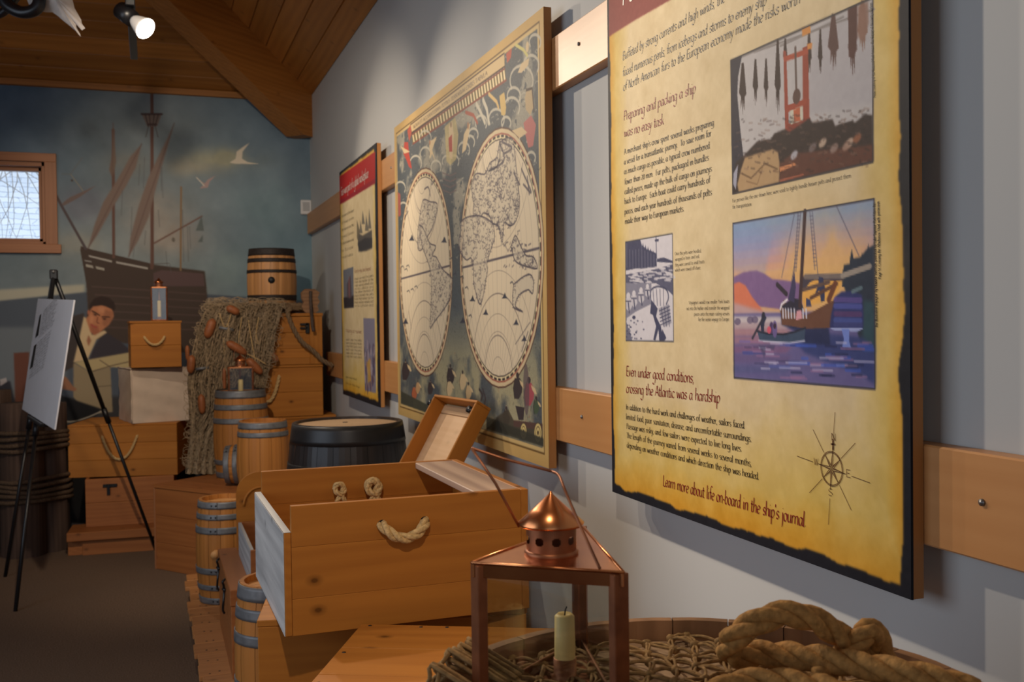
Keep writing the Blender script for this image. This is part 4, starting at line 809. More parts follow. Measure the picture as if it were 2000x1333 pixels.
cv.poly(P9([(333, 848), (382, 850), (388, 1174), (340, 1162)]), (126, 122, 140))
for k in range(50): cv.ell(F9(338+rng.rand()*44, 960+rng.rand()*200), 2+rng.rand()*3, 3+rng.rand()*4, ((92, 76, 92), (176, 160, 168), (160, 110, 84), (70, 60, 90))[k % 4], .7)
cv.poly(P9([(350, 1040), (362, 1020), (366, 1120), (352, 1130)]), (190, 150, 70), .8, 1)
wgrid(cv, 'printed_sheet', t, .0012)
mb = MB(); S3 = dict(nib=.9, ang=15, thin=.3, asc=.8)
for i, tx in enumerate(('Furs were at the heart', 'of trade across', 'the interior and the', 'great lakes', 'of North America and', 'to Europe.', 'markets.')):
    a = F9(240, 412+i*30); b = F9(292, 385+i*31.5); W1(mb, tx, a, b, .0115, **S3)
attach(mb.build('paragraph_lettering', M['ink']), t); mb = MB()
for i in range(9): W1(mb, ('ships carried the pelts', 'from the harbor to the', 'main sailing vessels and', 'on to London and', 'the other markets of')[i % 5], F9(296, 683+i*14.5), F9(378, 668+i*16), .0095, **S3)
attach(mb.build('paragraph_lettering', M['ink']), t); mb = MB()
for i in range(6): W1(mb, ('each year the pelts', 'were sold and made', 'into felt hats and')[i % 3], F9(260, 945+i*14.5), F9(326, 950+i*14.7), .0095, **S3)
W1(mb, 'learn more about', F9(258, 1107), F9(305, 1118), .009, **S3); W1(mb, 'life on the ship', F9(258, 1133), F9(318, 1152), .009, **S3)
attach(mb.build('paragraph_lettering', M['ink']), t)
mb = MB(); W1(mb, 'Furs by ship, and beyond', F9(295, 652), F9(366, 640), .013, **HD); attach(mb.build('heading_lettering', M['red']), t); mb = MB(); W1(mb, 'Waiting at market', F9(258, 908), F9(325, 915), .013, **HD); attach(mb.build('heading_lettering', M['red']), t)
mb = MB(); W1(mb, 'Furs were part of a global marketplace', (667, 383), (720, 346), .030, **HD); attach(mb.build('title_lettering', M['whiteink']), t)

# ---------------- world map
MY0, MY1 = 2.860, 4.862
t = wall_board('world_map_board', 'old double-hemisphere world map board with gold border between the two parchment panels', 'map', MY0, MY1, M['edge'])
RM = 360; cv = wcanvas(MY0, MY1, BZ0, BZ1, RM, (190, 156, 96)); cw_, ch_ = cv.w, cv.h
cv.mottle(20, (8, 10), 61)
T1 = cropmap(760, 0, 2.665); T2 = cropmap(760, 460, 2.835); A1 = lambda L_: [T1(*p) for p in L_]; A2 = lambda L_: [T2(*p) for p in L_]
in0, in1, iz0, iz1 = .055*RM, (MY1-MY0-.055)*RM, .052*RM, (BZ1-BZ0-.06)*RM
cv.poly([(in0-7, iz0-7), (in1+7, iz0-7), (in1+7, iz1+7), (in0-7, iz1+7)], (92, 66, 34), 1, 0, True); cv.poly([(in0-5, iz0-5), (in1+5, iz0-5), (in1+5, iz1+5), (in0-5, iz1+5)], (196, 168, 112), 1, 0, True)
cv.poly([(in0, iz0), (in1, iz0), (in1, iz1), (in0, iz1)], (76, 82, 86), 1, 0, True)
n = fbm(ch_, cw_, (9, 12), 5, 70); n2 = fbm(ch_, cw_, (40, 60), 3, 71); yy = np.linspace(0, 1, ch_)[:, None]
box_ = np.zeros((ch_, cw_, 1)); box_[int(iz0):int(iz1), int(in0):int(in1)] = 1
up_ = np.clip((n-.52)*9, 0, 1)*(np.abs(n2-.5) < .28)*(yy < .46); cv.a += (np.array((168, 160, 140.))-cv.a)*(up_[..., None]*.75)*box_
lowm = np.clip((yy-.60)*6, 0, 1)*np.clip((n-.36)*5, 0, 1); cv.a += (np.array((176, 166, 128.))-cv.a)*(lowm[..., None]*.8)*box_
cv.a += (np.array((92, 100, 104.))-cv.a)*(np.clip(1-np.abs(yy-.66)*6, 0, 1)*.5)[..., None]*box_
stp = ((n2*14) % 1 < .35)*.25; cv.a -= (stp[..., None]*40)*box_*(yy[..., None] < .9)
for k in range(900):
    x = rng.uniform(in0+4, in1-4); y = rng.uniform(iz0+4, iz1-4); f = (y-iz0)/(iz1-iz0)
    if f < .5: a = rng.uniform(-1, 1); l = rng.uniform(4, 12); cv.line([(x, y), (x+l*.5, y-l*.3*a), (x+l, y+l*.2*a)], 1.2, (196, 186, 160) if k % 3 else (40, 44, 50), .55, raw=True)
    else: l = rng.uniform(3, 10); cv.line([(x, y), (x+l*.3, y+l*.6*rng.uniform(-1, 1))], 1.3, (54, 52, 52) if k % 4 else (150, 90, 70), .55, raw=True)
# title ribbon with balusters
cv.poly(A1([(105, 665), (600, 290), (605, 345), (118, 700)]), (60, 44, 34)); cv.poly(A1([(112, 650), (600, 278), (602, 345), (120, 690)]), (196, 170, 124)); cv.line(A1([(112, 650), (600, 278)]), 2, (70, 44, 34)); cv.line(A1([(120, 690), (604, 345)]), 2.2, (70, 44, 34))
cv.poly(A1([(118, 705), (604, 358), (610, 415), (124, 748)]), (104, 92, 56)); 
for k in range(34):
    f = (k+.5)/34; a = (118+486*f, 708-347*f); b = (124+486*f, 744-332*f); cv.line(A1([a, b]), 5, (222, 200, 156))
cv.line(A1([(124, 750), (610, 418)]), 3, (120, 56, 40)); cv.line(A1([(118, 704), (604, 357)]), 2.2, (120, 56, 40))
hys = ((3.3299, 1.7161, .4503), (4.3388, 1.7169, .4597))
CRM = (206, 190, 162)
for (hy, hz, hr) in hys:
    C_ = lambda dy, dz, hy=hy, hz=hz: ((MY1-(hy+dy))*RM, (BZ1-(hz+dz))*RM); R_ = hr*RM; c0 = C_(0, 0)
    cv.ell(c0, R_, R_, (80, 52, 44), raw=True); cv.ell(c0, R_-2, R_-2, (196, 176, 140), raw=True); cv.ell(c0, R_-7, R_-7, (150, 84, 70), raw=True); cv.ell(c0, R_-9, R_-9, (206, 190, 150), raw=True)
    for k in range(120):
        a = 2*PI*k/120
        if k % 2: cv.line([(c0[0]+(R_-11)*math.cos(a), c0[1]+(R_-11)*math.sin(a)), (c0[0]+(R_-11)*math.cos(a+.05), c0[1]+(R_-11)*math.sin(a+.05))], 3, (50, 42, 44), raw=True)
    cv.ell(c0, R_-14, R_-14, (60, 52, 54), raw=True); cv.ell(c0, R_-15.5, R_-15.5, CRM, raw=True)
    def arcs(pts, w, al): 
        q = [p for p in pts if math.hypot(p[0]-c0[0], p[1]-c0[1]) < R_-15]
        if len(q) > 1: cv.line(q, w, (104, 94, 92), al, raw=True)
    for pole in (1, -1):
        pc = (c0[0], c0[1]+pole*(R_-14))
        for j, rr in enumerate((.16, .33, .36, .5, .66, .84)): arcs([(pc[0]+rr*R_*math.cos(a), pc[1]+rr*R_*math.sin(a)*.98) for a in np.linspace(0, 2*PI, 90)], 1.6 if j in (1, 4) else 1.0, .8 if j in (1, 4) else .55)
    for j in range(-8, 9):
        if j == 0: arcs([(c0[0], c0[1]+R_*s_) for s_ in np.linspace(-.95, .95, 20)], 1, .4); continue
        x = j/9*R_; rad = (R_*R_+x*x)/(2*abs(x)); cx = c0[0]+(x-rad if x > 0 else x+rad)
        arcs([(cx+(rad if x > 0 else -rad)*math.cos(a), c0[1]+rad*math.sin(a)) for a in np.linspace(-math.asin(min(1, R_/rad)), math.asin(min(1, R_/rad)), 60)], .9, .35)
    cv.line([(c0[0]-R_+15, c0[1]+3), (c0[0]+R_-15, c0[1]-3)], 3, (74, 68, 78), .9, raw=True)
LK = (70, 64, 74)
def land(pts, tf, dens, seed):
    q = [tf(*p) for p in pts]; cv.poly(q, (190, 178, 156), .7); cv.line(q+[q[0]], 1.8, LK, .9, smooth=True)
    P = np.array([cv.map(*p) for p in q]); r_ = np.random.RandomState(seed); x0, y0 = P.min(0); x1, y1 = P.max(0)
    def inside(x, y):
        c = False
        for i in range(len(P)):
            a, b = P[i], P[i-1]
            if (a[1] > y) != (b[1] > y) and x < (b[0]-a[0])*(y-a[1])/(b[1]-a[1])+a[0]: c = not c
        return c
    for _ in range(int(dens*(x1-x0)*(y1-y0)/90)):
        x, y = x0+r_.rand()*(x1-x0), y0+r_.rand()*(y1-y0)
        if inside(x, y): a = r_.rand()*3.1; l = 2+r_.rand()*5; cv.line([(x, y), (x+l*math.cos(a), y+l*math.sin(a)*.7), (x+l*1.6*math.cos(a+.7), y+l*math.sin(a+.7))], 1.1, LK, .7, raw=True)
    for i in range(0, len(P)):
        a, b = P[i], P[(i+1) % len(P)]; m_ = int(np.hypot(*(b-a))/3)
        for k in range(m_): s_ = a+(b-a)*k/max(1, m_); cv.line([s_, (s_[0]+r_.uniform(-6, 6), s_[1]+r_.uniform(-1.5, 1.5))], 1, LK, .6, raw=True)
land([(440, 1060), (430, 960), (455, 905), (500, 905), (525, 850), (560, 820), (580, 740), (640, 720), (655, 800), (665, 900), (680, 1060), (660, 1150), (630, 1175), (600, 1160), (590, 1260), (570, 1180), (540, 1160), (520, 1120), (490, 1110), (470, 1140), (440, 1120)], T1, 3.2, 5)
land([(400, -30), (385, 45), (400, 100), (430, 135), (455, 125), (468, 190), (470, 260), (490, 350), (505, 380), (520, 345), (532, 270), (545, 200), (543, 150), (570, 60), (585, 10), (570, -70), (500, -110), (430, -100), (395, -70)], T2, 2.0, 6)
land([(150, 1210), (165, 1100), (180, 1040), (215, 1050), (250, 1060), (245, 1120), (225, 1190), (195, 1240), (170, 1300), (150, 1290)], T1, 2.2, 7)
land([(165, -60), (185, 60), (215, 140), (230, 200), (235, 270), (232, 400), (228, 510), (250, 480), (310, 400), (340, 340), (350, 240), (300, 190), (262, 120), (240, 110), (260, 60), (225, 40), (190, -40)], T2, 1.8, 8)
land([(690, 270), (740, 230), (780, 215), (800, 250), (795, 320), (770, 300), (720, 330), (700, 390), (740, 420), (690, 395), (685, 330)], T2, .2, 9)
land([(675, 60), (700, 0), (730, 60), (760, 110), (800, 120), (820, 180), (760, 170), (700, 140)], T2, 2.0, 10)
for p in ([(185, 985), (205, 975), (215, 1020)], [(225, 910), (222, 960), (235, 940)], [(100, 1100), (85, 1130)], [(575, 740), (600, 830), (545, 880)], [(690, 880), (740, 1000), (700, 960)], [(590, 740), (640, 770), (600, 800)], [(720, 920), (730, 1010)], [(650, 900), (680, 960)]): cv.line(A1(p), 3, LK, .8, smooth=True)
cv.line(A1([(578, 735), (578, 830), (560, 870), (520, 890)]), 2.6, (50, 48, 60), .9)
for k in range(40): a = (620+rng.rand()*190, -30+rng.rand()*210); cv.line(A2([a, (a[0]+rng.uniform(-14, 14), a[1]+rng.uniform(-10, 20))]), 2, LK, .6)
for (x, y) in ((120, 1240), (290, 1250)): cv.poly(A1([(x-9, y+12), (x+9, y+12), (x+3, y-14), (x-4, y)]), (60, 62, 72))
for (x, y) in ((640, 340), (462, 355), (535, 430), (408, 475), (703, 485), (92, 480), (748, 575), (126, 20), (305, 30)): cv.poly(A2([(x-16, y+8), (x+16, y+8), (x+8, y-6), (x+2, y-26), (x-5, y-8), (x-10, y)]), (56, 58, 70))
for (x, y) in ((130, 300), (150, 285), (108, 310), (345, 130), (365, 215), (405, 230), (430, 290), (680, 262), (450, 445), (75, 175), (105, 170), (95, 190)): cv.line(A2([(x-8, y), (x+3, y-7), (x+9, y+6)]), 2, (60, 60, 70), .8)
cv.line(A2([(700, 600), (780, 480)]), 1.6, LK, .6); cv.line(A2([(735, 640), (770, 530)]), 2, LK, .7); cv.line(A2([(110, 420), (125, 515)]), 1.6, LK, .7)
# clouds and figures
CL, SK = (184, 176, 156), (196, 172, 132)
def swirl(x, y, r, col=CL, T=T1, w=3.4): cv.line([T(x+r*math.cos(a), y+r*1.3*math.sin(a)) for a in np.linspace(2.6, 6.9, 14)], w, col, .9)
for (x, y, r) in ((140, 850, 30), (190, 800, 26), (245, 870, 26), (300, 840, 22), (340, 840, 24), (390, 780, 30), (420, 740, 26), (440, 700, 24), (480, 640, 30), (560, 620, 40), (610, 640, 24), (640, 560, 40), (690, 420, 60), (740, 340, 40), (740, 820, 22), (60, 980, 26), (75, 1080, 20), (700, 720, 22), (760, 220, 30), (650, 500, 34), (190, 720, 30)): swirl(x, y, r)
cv.poly(A1([(290, 660), (345, 610), (362, 700), (350, 830), (320, 860), (300, 840)]), (190, 168, 110), .8, 1); cv.poly(A1([(312, 660), (328, 630), (338, 700), (330, 830), (315, 820)]), SK); cv.poly(A1([(310, 720), (328, 700), (330, 790), (314, 790)]), (160, 50, 36)); cv.ell(T1(323, 650), 3.5, 4, (120, 84, 60))
cv.poly(A1([(210, 740), (250, 710), (225, 780), (245, 850), (225, 800), (215, 830)]), SK); cv.ell(T1(213, 742), 4, 4, (160, 110, 76)); cv.poly(A1([(390, 700), (415, 650), (425, 640), (412, 720), (400, 780), (380, 800)]), SK); cv.ell(T1(412, 655), 4, 5, (150, 104, 70))
cv.poly(A1([(80, 740), (100, 740), (105, 800), (120, 880), (105, 870), (90, 830), (75, 800)]), (164, 54, 40)); cv.poly(A1([(60, 760), (85, 775), (110, 790), (80, 800)]), SK); cv.poly(A1([(96, 680), (112, 650), (118, 690), (106, 740)]), (166, 70, 50)); cv.poly(A1([(45, 1000), (60, 1010), (62, 1120), (50, 1130)]), (150, 80, 70)); 
cv.poly(A1([(575, 500), (600, 480), (610, 560), (605, 600), (585, 600)]), (190, 160, 96)); cv.line(A1([(520, 490), (560, 530), (570, 560)]), 5, (196, 164, 104)); cv.line(A1([(400, 585), (440, 600), (460, 640)]), 5, (150, 70, 50)); cv.line(A1([(490, 520), (510, 570), (520, 640)]), 7, CL); cv.line(A1([(455, 540), (480, 590), (500, 640)]), 6, CL)
cv.poly(A1([(700, 640), (740, 600), (765, 650), (750, 760), (725, 770), (710, 700)]), (170, 96, 92)); cv.poly(A1([(715, 470), (745, 460), (752, 560), (735, 600), (712, 570), (708, 510)]), (174, 150, 112)); cv.line(A1([(715, 470), (745, 460), (755, 580)]), 3, (60, 48, 44)); cv.poly(A1([(640, 680), (690, 660), (720, 690), (680, 720)]), SK); cv.poly(A1([(690, 330), (730, 300), (725, 340), (690, 380), (670, 380)]), SK); cv.line(A1([(660, 235), (700, 260), (720, 290)]), 4, (190, 180, 110)); cv.ell(T1(720, 245), 5, 6, SK); cv.poly(A1([(610, 280), (640, 250), (635, 300), (615, 330)]), (166, 70, 50))
for k in range(4): cv.line(A1([(280, 900+k*30), (320, 915+k*30), (350, 900+k*30)]), 2, (104, 84, 84), .8)
DKF = (58, 50, 52)
def fig(x, y, s, robe, T=T2):
    cv.ell(T(x, y-34*s), 4.2*s, 5*s, SK); cv.poly([T(x+a*s, y+b*s) for a, b in ((-12, -26), (10, -28), (24, 0), (20, 40), (6, 70), (-14, 68), (-20, 20))], robe); cv.poly([T(x+a*s, y+b*s) for a, b in ((8, -20), (26, -4), (34, 20), (26, 22), (14, 2))], SK); cv.line([T(x-12*s, y-26*s), T(x-20*s, y+20*s), T(x-14*s, y+68*s)], 1.5, (50, 40, 40)); cv.ell(T(x, y-39*s), 4.4*s, 3.2*s, DKF)
fig(92, 730, 1.0, DKF); fig(140, 860, .7, (160, 90, 60)); fig(160, 830, .6, (176, 140, 100)); fig(230, 830, .7, DKF); fig(340, 760, 1.0, DKF); fig(335, 830, .8, SK); fig(408, 790, .9, SK); fig(440, 850, .8, (186, 160, 120)); fig(775, 850, 1.3, (158, 74, 82)); fig(712, 820, 1.2, DKF); fig(650, 990, .9, DKF); fig(815, 930, .8, (70, 84, 64))
cv.line(A2([(500, 850), (520, 880), (510, 910)]), 4, DKF); cv.line(A2([(520, 850), (535, 900), (530, 930)]), 4, DKF); cv.poly(A2([(600, 1000), (660, 960), (700, 1040), (850, 1040), (852, 1160), (560, 1060)]), (66, 60, 50), .9, 1)
cv.poly(A2([(690, 1020), (850, 1040), (850, 1075), (690, 1055)]), (84, 62, 56)); cv.ell(T2(760, 850), 10, 30, (88, 74, 78), .7); cv.poly(A2([(700, 940), (750, 950), (745, 1020), (718, 1020)]), DKF)
for (x, y, r) in ((745, 1082, 48), (825, 1090, 58)):
    for q, c in ((1, (70, 58, 44)), (.9, (198, 176, 116)), (.62, (84, 66, 48)), (.52, (198, 176, 116)), (.22, (70, 54, 42))): 
        uu = [T2(x+r*q*math.cos(a)*.38, y+r*q*math.sin(a)) for a in np.linspace(0, 2*PI, 24, endpoint=False)]; cv.poly(uu, c)
cv.poly(A2([(66, 860), (240, 950), (235, 990), (66, 930)]), (58, 60, 50), .9, 1); cv.poly(A2([(540, 1000), (855, 1120), (856, 1168), (540, 1070)]), (54, 54, 46), .9, 1)
wgrid(cv, 'printed_sheet', t, .0012)
mb = MB(); write(mb, 'NOVA ET ACCVRATISSIMA TOTIVS TERRARVM ORBIS TABVLA', onw(*T1(128, 672)), onw(*T1(512, 392)), .0125, pl, nib=.8, ang=15, thin=.3, asc=.5); attach(mb.build('title_lettering', M['brownink']), t)
# ================================================================ OBJECT BUILDERS
def stave_body(mb, rh, rb, h, n=20, lip=.02, recess=.03, th=.014, nz=12):
    sub = 3
    for k in range(n):
        off = rng.uniform(-9, 9, 3); tn = rng.uniform(.84, 1.08); V = []; G = []
        prof = [(rh+(rb-rh)*math.sin(PI*i/nz)**.9, h*i/nz) for i in range(nz+1)]
        prof += [(rh-th, h), (rh-th, h-recess-.01)]
        for r, z in prof:
            for j in range(sub+1):
                a = 2*PI*(k+j/sub)/n+(.012/rh*.06 if j == 0 else (-.012/rh*.06 if j == sub else 0)); rr = r-(.0016 if j in (0, sub) else 0)
                V.append((rr*math.cos(a), rr*math.sin(a), z)); G.append((z+off[0], (j/sub)*.06+off[1], off[2]+r))
        F = [(i*(sub+1)+j, i*(sub+1)+j+1, (i+1)*(sub+1)+j+1, (i+1)*(sub+1)+j) for i in range(len(prof)-1) for j in range(sub)]
        mb.add(V, F, G, tn, 0, False)
def prof_r(rh, rb, f): return rh+(rb-rh)*math.sin(PI*min(1, max(0, f)))**.9
def barrel(name, label, loc, rh, rb, h, hoops, mat='keg', head='kegtop', hoopmat='hoop', n=20, recess=.03, rot=None, group=None, rivets=None, bung=None, cat='barrel', rz=0, hl=None):
    t = thing(name, label, cat, loc, rz, group, rot)
    mb = MB(); stave_body(mb, rh, rb, h, n, recess=recess); mb.build('staves', M[mat], t)
    w = .045
    for sgn, z in ((1, h-recess), (-1, .012)):
        mb = MB(); y = -rh+.015
        while y < rh-.016:
            y2 = min(y+w, rh-.016); q = max(abs(y), abs(y2-.0)); c0 = math.sqrt(max(0, (rh-.013)**2-y*y)); c1 = math.sqrt(max(0, (rh-.013)**2-y2*y2)); off = rng.uniform(-9, 9, 3)
            mb.add([(-c0, y+.0008, z), (c0, y+.0008, z), (c1, y2-.0008, z), (-c1, y2-.0008, z)], [(0, 1, 2, 3)], [(-c0+off[0], off[1], off[2]), (c0+off[0], off[1], off[2]), (c1+off[0], off[1]+w, off[2]), (-c1+off[0], off[1]+w, off[2])], rng.uniform(.9, 1.05)); y = y2
        mb.build('barrel_head' if sgn > 0 else 'barrel_base', M[head], t)
    for z, wd in hoops:
        mb = MB(); pr = []
        for i in range(5): f = (z-wd/2+wd*i/4); pr.append((prof_r(rh, rb, f/h)+.0028, f))
        pr = [(pr[0][0]-.003, pr[0][1])]+pr+[(pr[-1][0]-.003, pr[-1][1])]
        mb.lathe(pr, 48)
        if rivets is not None:
            for da in (-.05, .05):
                a = rivets+da*(.13/rh)*1.6; r = prof_r(rh, rb, z/h)+.003; mb.ellipsoid((r*math.cos(a), r*math.sin(a), z), (.0045, .0045, .0045), 8, 5, mi=1)
            a = rivets+.13*(.13/rh); r0 = prof_r(rh, rb, z/h)+.0035
            mb.frame((r0*math.cos(a), r0*math.sin(a), z), (-math.sin(a), math.cos(a), 0), (math.cos(a), math.sin(a), 0), (0, 0, 1), .002, .002, wd, b=.0005, mi=1)
        mb.build('hoop', [M[hoopmat], M['rivet']], t)
    if bung is not None:
        a, z, rr, kind = bung; r = prof_r(rh, rb, z/h); mb = MB(); mb.lathe([(.0001, .004 if kind == 'hole' else .03), (rr, .004 if kind == 'hole' else .03), (rr*1.05, -.01)], 20)
        o = mb.build('bung_hole' if kind == 'hole' else 'bung', M['rivet'] if kind == 'hole' else M['kegtop'], t); o.matrix_local = Matrix.Translation((r*math.cos(a), r*math.sin(a), z)) @ Matrix.Rotation(a, 4, 'Z') @ Matrix.Rotation(PI/2, 4, 'Y')
    return t
def crate_body(mb, W, D, H, t=.018, nh=2, nf=2, front=True, top=True, floor=True, endh=None, y0=0, x0=0, z0=0):
    """boards of a box whose front-left-bottom corner is at the origin; front looks to -y"""
    def rows(n, a, b): c = np.linspace(a, b, n+1); return list(zip(c[:-1], c[1:]))
    for a, b_ in rows(nh, 0, H):
        if front: mb.box(0, W, 0, t, a+.0006, b_-.0006)
        mb.box(0, W, D-t, D, a+.0006, b_-.0006)
    eh = endh or H
    for a, b_ in rows(nh, 0, eh):
        mb.box(0.0004, t, t, D-t, a+.0006, b_-.0006, grain=1); mb.box(W-t, W-.0004, t, D-t, a+.0006, (b_ if endh is None else b_*H/eh)-.0006, grain=1)
    if floor: mb.box(t, W-t, t, D-t, .004, t, grain=0)
def rope_handle(p, r, half, drop, face, mat, label=None, knots=None):
    """rope loop hanging on a face: face=(centre, right vector, out vector)"""
    c, e, o_ = [np.array(q, float) for q in face]; mb = MB(); P = []
    for f in np.linspace(-1, 1, 9): P.append(c+e*half*f*(1.0)+np.array([0, 0, 1.0])*(-drop*(1-abs(f)**2.2))+o_*(r*1.0+.010*(1-f*f)))
    P = [c-e*half-o_*.03]+[c-e*half+o_*r*.3]+P[1:-1]+[c+e*half+o_*r*.3]+[c+e*half-o_*.03]
    mb.rope(P, r)
    for s_ in (-1, 1): # dark drilled holes
        pass
    ob = mb.build('rope_handle', M[mat], p)
    return ob
def copperlantern(name, label, tri, z0, hb, loc, chim=.055, candle=.07, post=.010, handle=None, group=None, dx=(0, 0), cdx=(0, 0)):
    """triangular lantern: tri = three local corners, hb = body height"""
    t = thing(name, label, 'lantern', loc, 0, group); T = [np.array([*q, 0.0]) for q in tri]; C = sum(T)/3
    ins = lambda q, d: q+(C-q)/np.linalg.norm(C-q)*d
    for q in T:
        mb = MB(); p = ins(q, post*.6); e = (C-q)/np.linalg.norm(C-q); n_ = np.array([-e[1], e[0], 0])
        mb.frame(p+np.array([0, 0, hb/2]), n_, e, (0, 0, 1), post*1.3, post*.8, hb, b=.001); mb.build('post', M['copperd'], t)
    for z, nm in ((0, 'base_plate'), (hb, 'top_plate')):
        mb = MB(); th = .0025
        V = [tuple(q+np.array([0, 0, z])) for q in T]+[tuple(q+np.array([0, 0, z+th])) for q in T]
        mb.add(V, [(2, 1, 0), (3, 4, 5), (0, 1, 4, 3), (1, 2, 5, 4), (2, 0, 3, 5)])
        for i in range(3):
            a, b_ = T[i], T[(i+1) % 3]; e = (b_-a)/np.linalg.norm(b_-a); n_ = np.array([-e[1], e[0], 0]); hh = post*1.1
            mb.frame((a+b_)/2+np.array([0, 0, z+(hh/2 if z == 0 else -hh/2+th)])+n_*.0015, e, n_, (0, 0, 1), np.linalg.norm(b_-a), .003, hh, b=.0008)
            mb.tube([a+np.array([0, 0, z+th]), b_+np.array([0, 0, z+th])], .0018, 6)
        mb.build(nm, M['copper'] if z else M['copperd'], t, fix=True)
    for i in range(3):
        a, b_ = ins(T[i], post*.8), ins(T[(i+1) % 3], post*.8); e = (b_-a)/np.linalg.norm(b_-a); n_ = np.array([-e[1], e[0], 0]); mb = MB()
        mb.frame((a+b_)/2+np.array([0, 0, hb/2]), e, n_, (0, 0, 1), np.linalg.norm(b_-a)-post*.6, .0012, hb-.008, b=.0002); mb.build('glass_pane', M['glass'], t)
    cx, cy = C[0]+dx[0], C[1]+dx[1]; r = chim/2
    mb = MB(); n = 108; hh = r*1.25; rows_ = 24; V = []; F = []; z1 = hb+.0025
    for i in range(rows_+1):
        for k in range(n): a = 2*PI*k/n; V.append((cx+r*math.cos(a), cy+r*math.sin(a), z1+hh*i/rows_))
    for i in range(rows_):
        for k in range(n):
            hole = ((i+.5-12)/3.1)**2+(((k % 12)+.5-6)/3.0)**2 < 1
            if not hole: F.append((i*n+k, i*n+(k+1) % n, (i+1)*n+(k+1) % n, (i+1)*n+k))
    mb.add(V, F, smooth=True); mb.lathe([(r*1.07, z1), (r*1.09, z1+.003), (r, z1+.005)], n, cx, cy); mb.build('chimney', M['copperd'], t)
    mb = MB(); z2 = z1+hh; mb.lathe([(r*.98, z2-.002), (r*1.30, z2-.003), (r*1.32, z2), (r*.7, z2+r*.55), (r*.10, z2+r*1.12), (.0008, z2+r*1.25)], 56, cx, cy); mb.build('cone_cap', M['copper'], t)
    if candle:
        cx, cy = C[0]+cdx[0], C[1]+cdx[1]; mb = MB(); rc = candle[0]; mb.lathe([(rc*1.35, .003), (rc*1.35, .006), (rc*1.12, .008), (rc*1.12, .028), (rc, .028)], 24, cx, cy); mb.build('candle_socket', M['copperd'], t)
        mb = MB(); mb.lathe([(rc, .01), (rc*1.02, candle[1]*.5), (rc*.97, candle[1]*.96), (rc*.7, candle[1]), (rc*.4, candle[1]-.002), (.0005, candle[1]-.003)], 24, cx, cy); c_ = mb.build('candle', M['wax'], t)
        mb = MB(); mb.tube([(cx, cy, candle[1]-.004), (cx+.001, cy, candle[1]+.004), (cx+.003, cy, candle[1]+.008)], .0009, 6); mb.build('wick', M['rivet'], c_)
    if handle:
        mb = MB()
        for P in handle: mb.tube(resample(P, .004) if len(P) > 3 else P, .0017, 8)
        mb.build('wire_handle', M['copperd'], t)
    return t

# ================================================================ PLATFORM
PX0, PZ = .145, .15
t = thing('display_platform', 'low pine plank platform along the wall carrying barrels and crates', 'platform', (.66, 2.2, 0))
mb = MB(); y = -.6
while y < 5.62:
    w = .14; jx = rng.uniform(-.012, .012); mb.box(PX0+jx, XW-.002, y+.001, y+w-.001, PZ-.022, PZ, b=.003); y += w
attach(mb.build('deck_planks', M['plank']), t)
mb = MB(); mb.box(PX0+.03, PX0+.055, -.6, 5.6, 0, PZ-.022, grain=1); mb.box(PX0+.03, XW-.01, 5.56, 5.6, 0, PZ-.022); attach(mb.build('skirt_board', M['cedar']), t)
def nails(t, pts):
    mb = MB(); mb.lathe([(.0001, .0008), (.0045, .0006), (.0045, 0)], 8); o = mb.build('nail_head', M['rivet'], t); o.location = pts[0]
    for p in pts[1:]: c = o.copy(); SC.collection.objects.link(c); c.parent = t; c.location = p
pts = []; y = .97
while y < 5.6:
    for x in (PX0+.045, PX0+.075): pts.append(Vector((x+rng.uniform(-.006, .006), y+rng.uniform(-.01, .01), PZ))-t.location)
    y += .14
nails(t, pts)

# ================================================================ FOREGROUND: barrel, lantern, net, rope
BC = (.555, .935)
t = barrel('large_barrel', 'weathered grey-brown barrel in the front corner under the copper lantern and thick rope', (BC[0], BC[1], PZ), .322, .382, .936,
           [(.03, .05), (.16, .045), (.33, .045), (.62, .045), (.79, .045), (.90, .05)], 'old', 'oldhead', 'char', n=26, recess=.028)
HZ = PZ+.936-.028   # head height
# rope net over the barrel head
mb = MB(); r_ = np.random.RandomState(3)
def in_head(x, y, m=.300): return math.hypot(x-BC[0], y-BC[1]) < m
def knot(mb, p, r): mb.ellipsoid(p, (r*2.1, r*1.9, r*1.7), 8, 6, jit=.12)
nodes = {}
for i in range(-9, 10):
    for j in range(-7, 8):
        x = BC[0]+i*.036+(.018 if j % 2 else 0)+r_.uniform(-.006, .006); y = BC[1]+j*.038+r_.uniform(-.006, .006)
        if in_head(x, y): nodes[(i, j)] = np.array([x, y, HZ+.008+r_.uniform(0, .006)]); knot(mb, nodes[(i, j)], .0035)
for (i, j), p in nodes.items():
    for di in ((0, 1) if j % 2 else (-1, 0)):
        q = nodes.get((i+di, j+1))
        if q is not None:
            for s_ in (-1, 1):
                m_ = (p+q)/2+np.array([r_.uniform(-.006, .006)+s_*.0025, r_.uniform(-.004, .004), r_.uniform(.0, .007)]); mb.tube(resample([p, m_, q], .006), .0020, 6)
    if (i+1, j) in nodes and r_.rand() < .45: q = nodes[(i+1, j)]; mb.tube(resample([p, (p+q)/2+np.array([0, r_.uniform(-.006, .006), .004]), q], .006), .0024, 6)
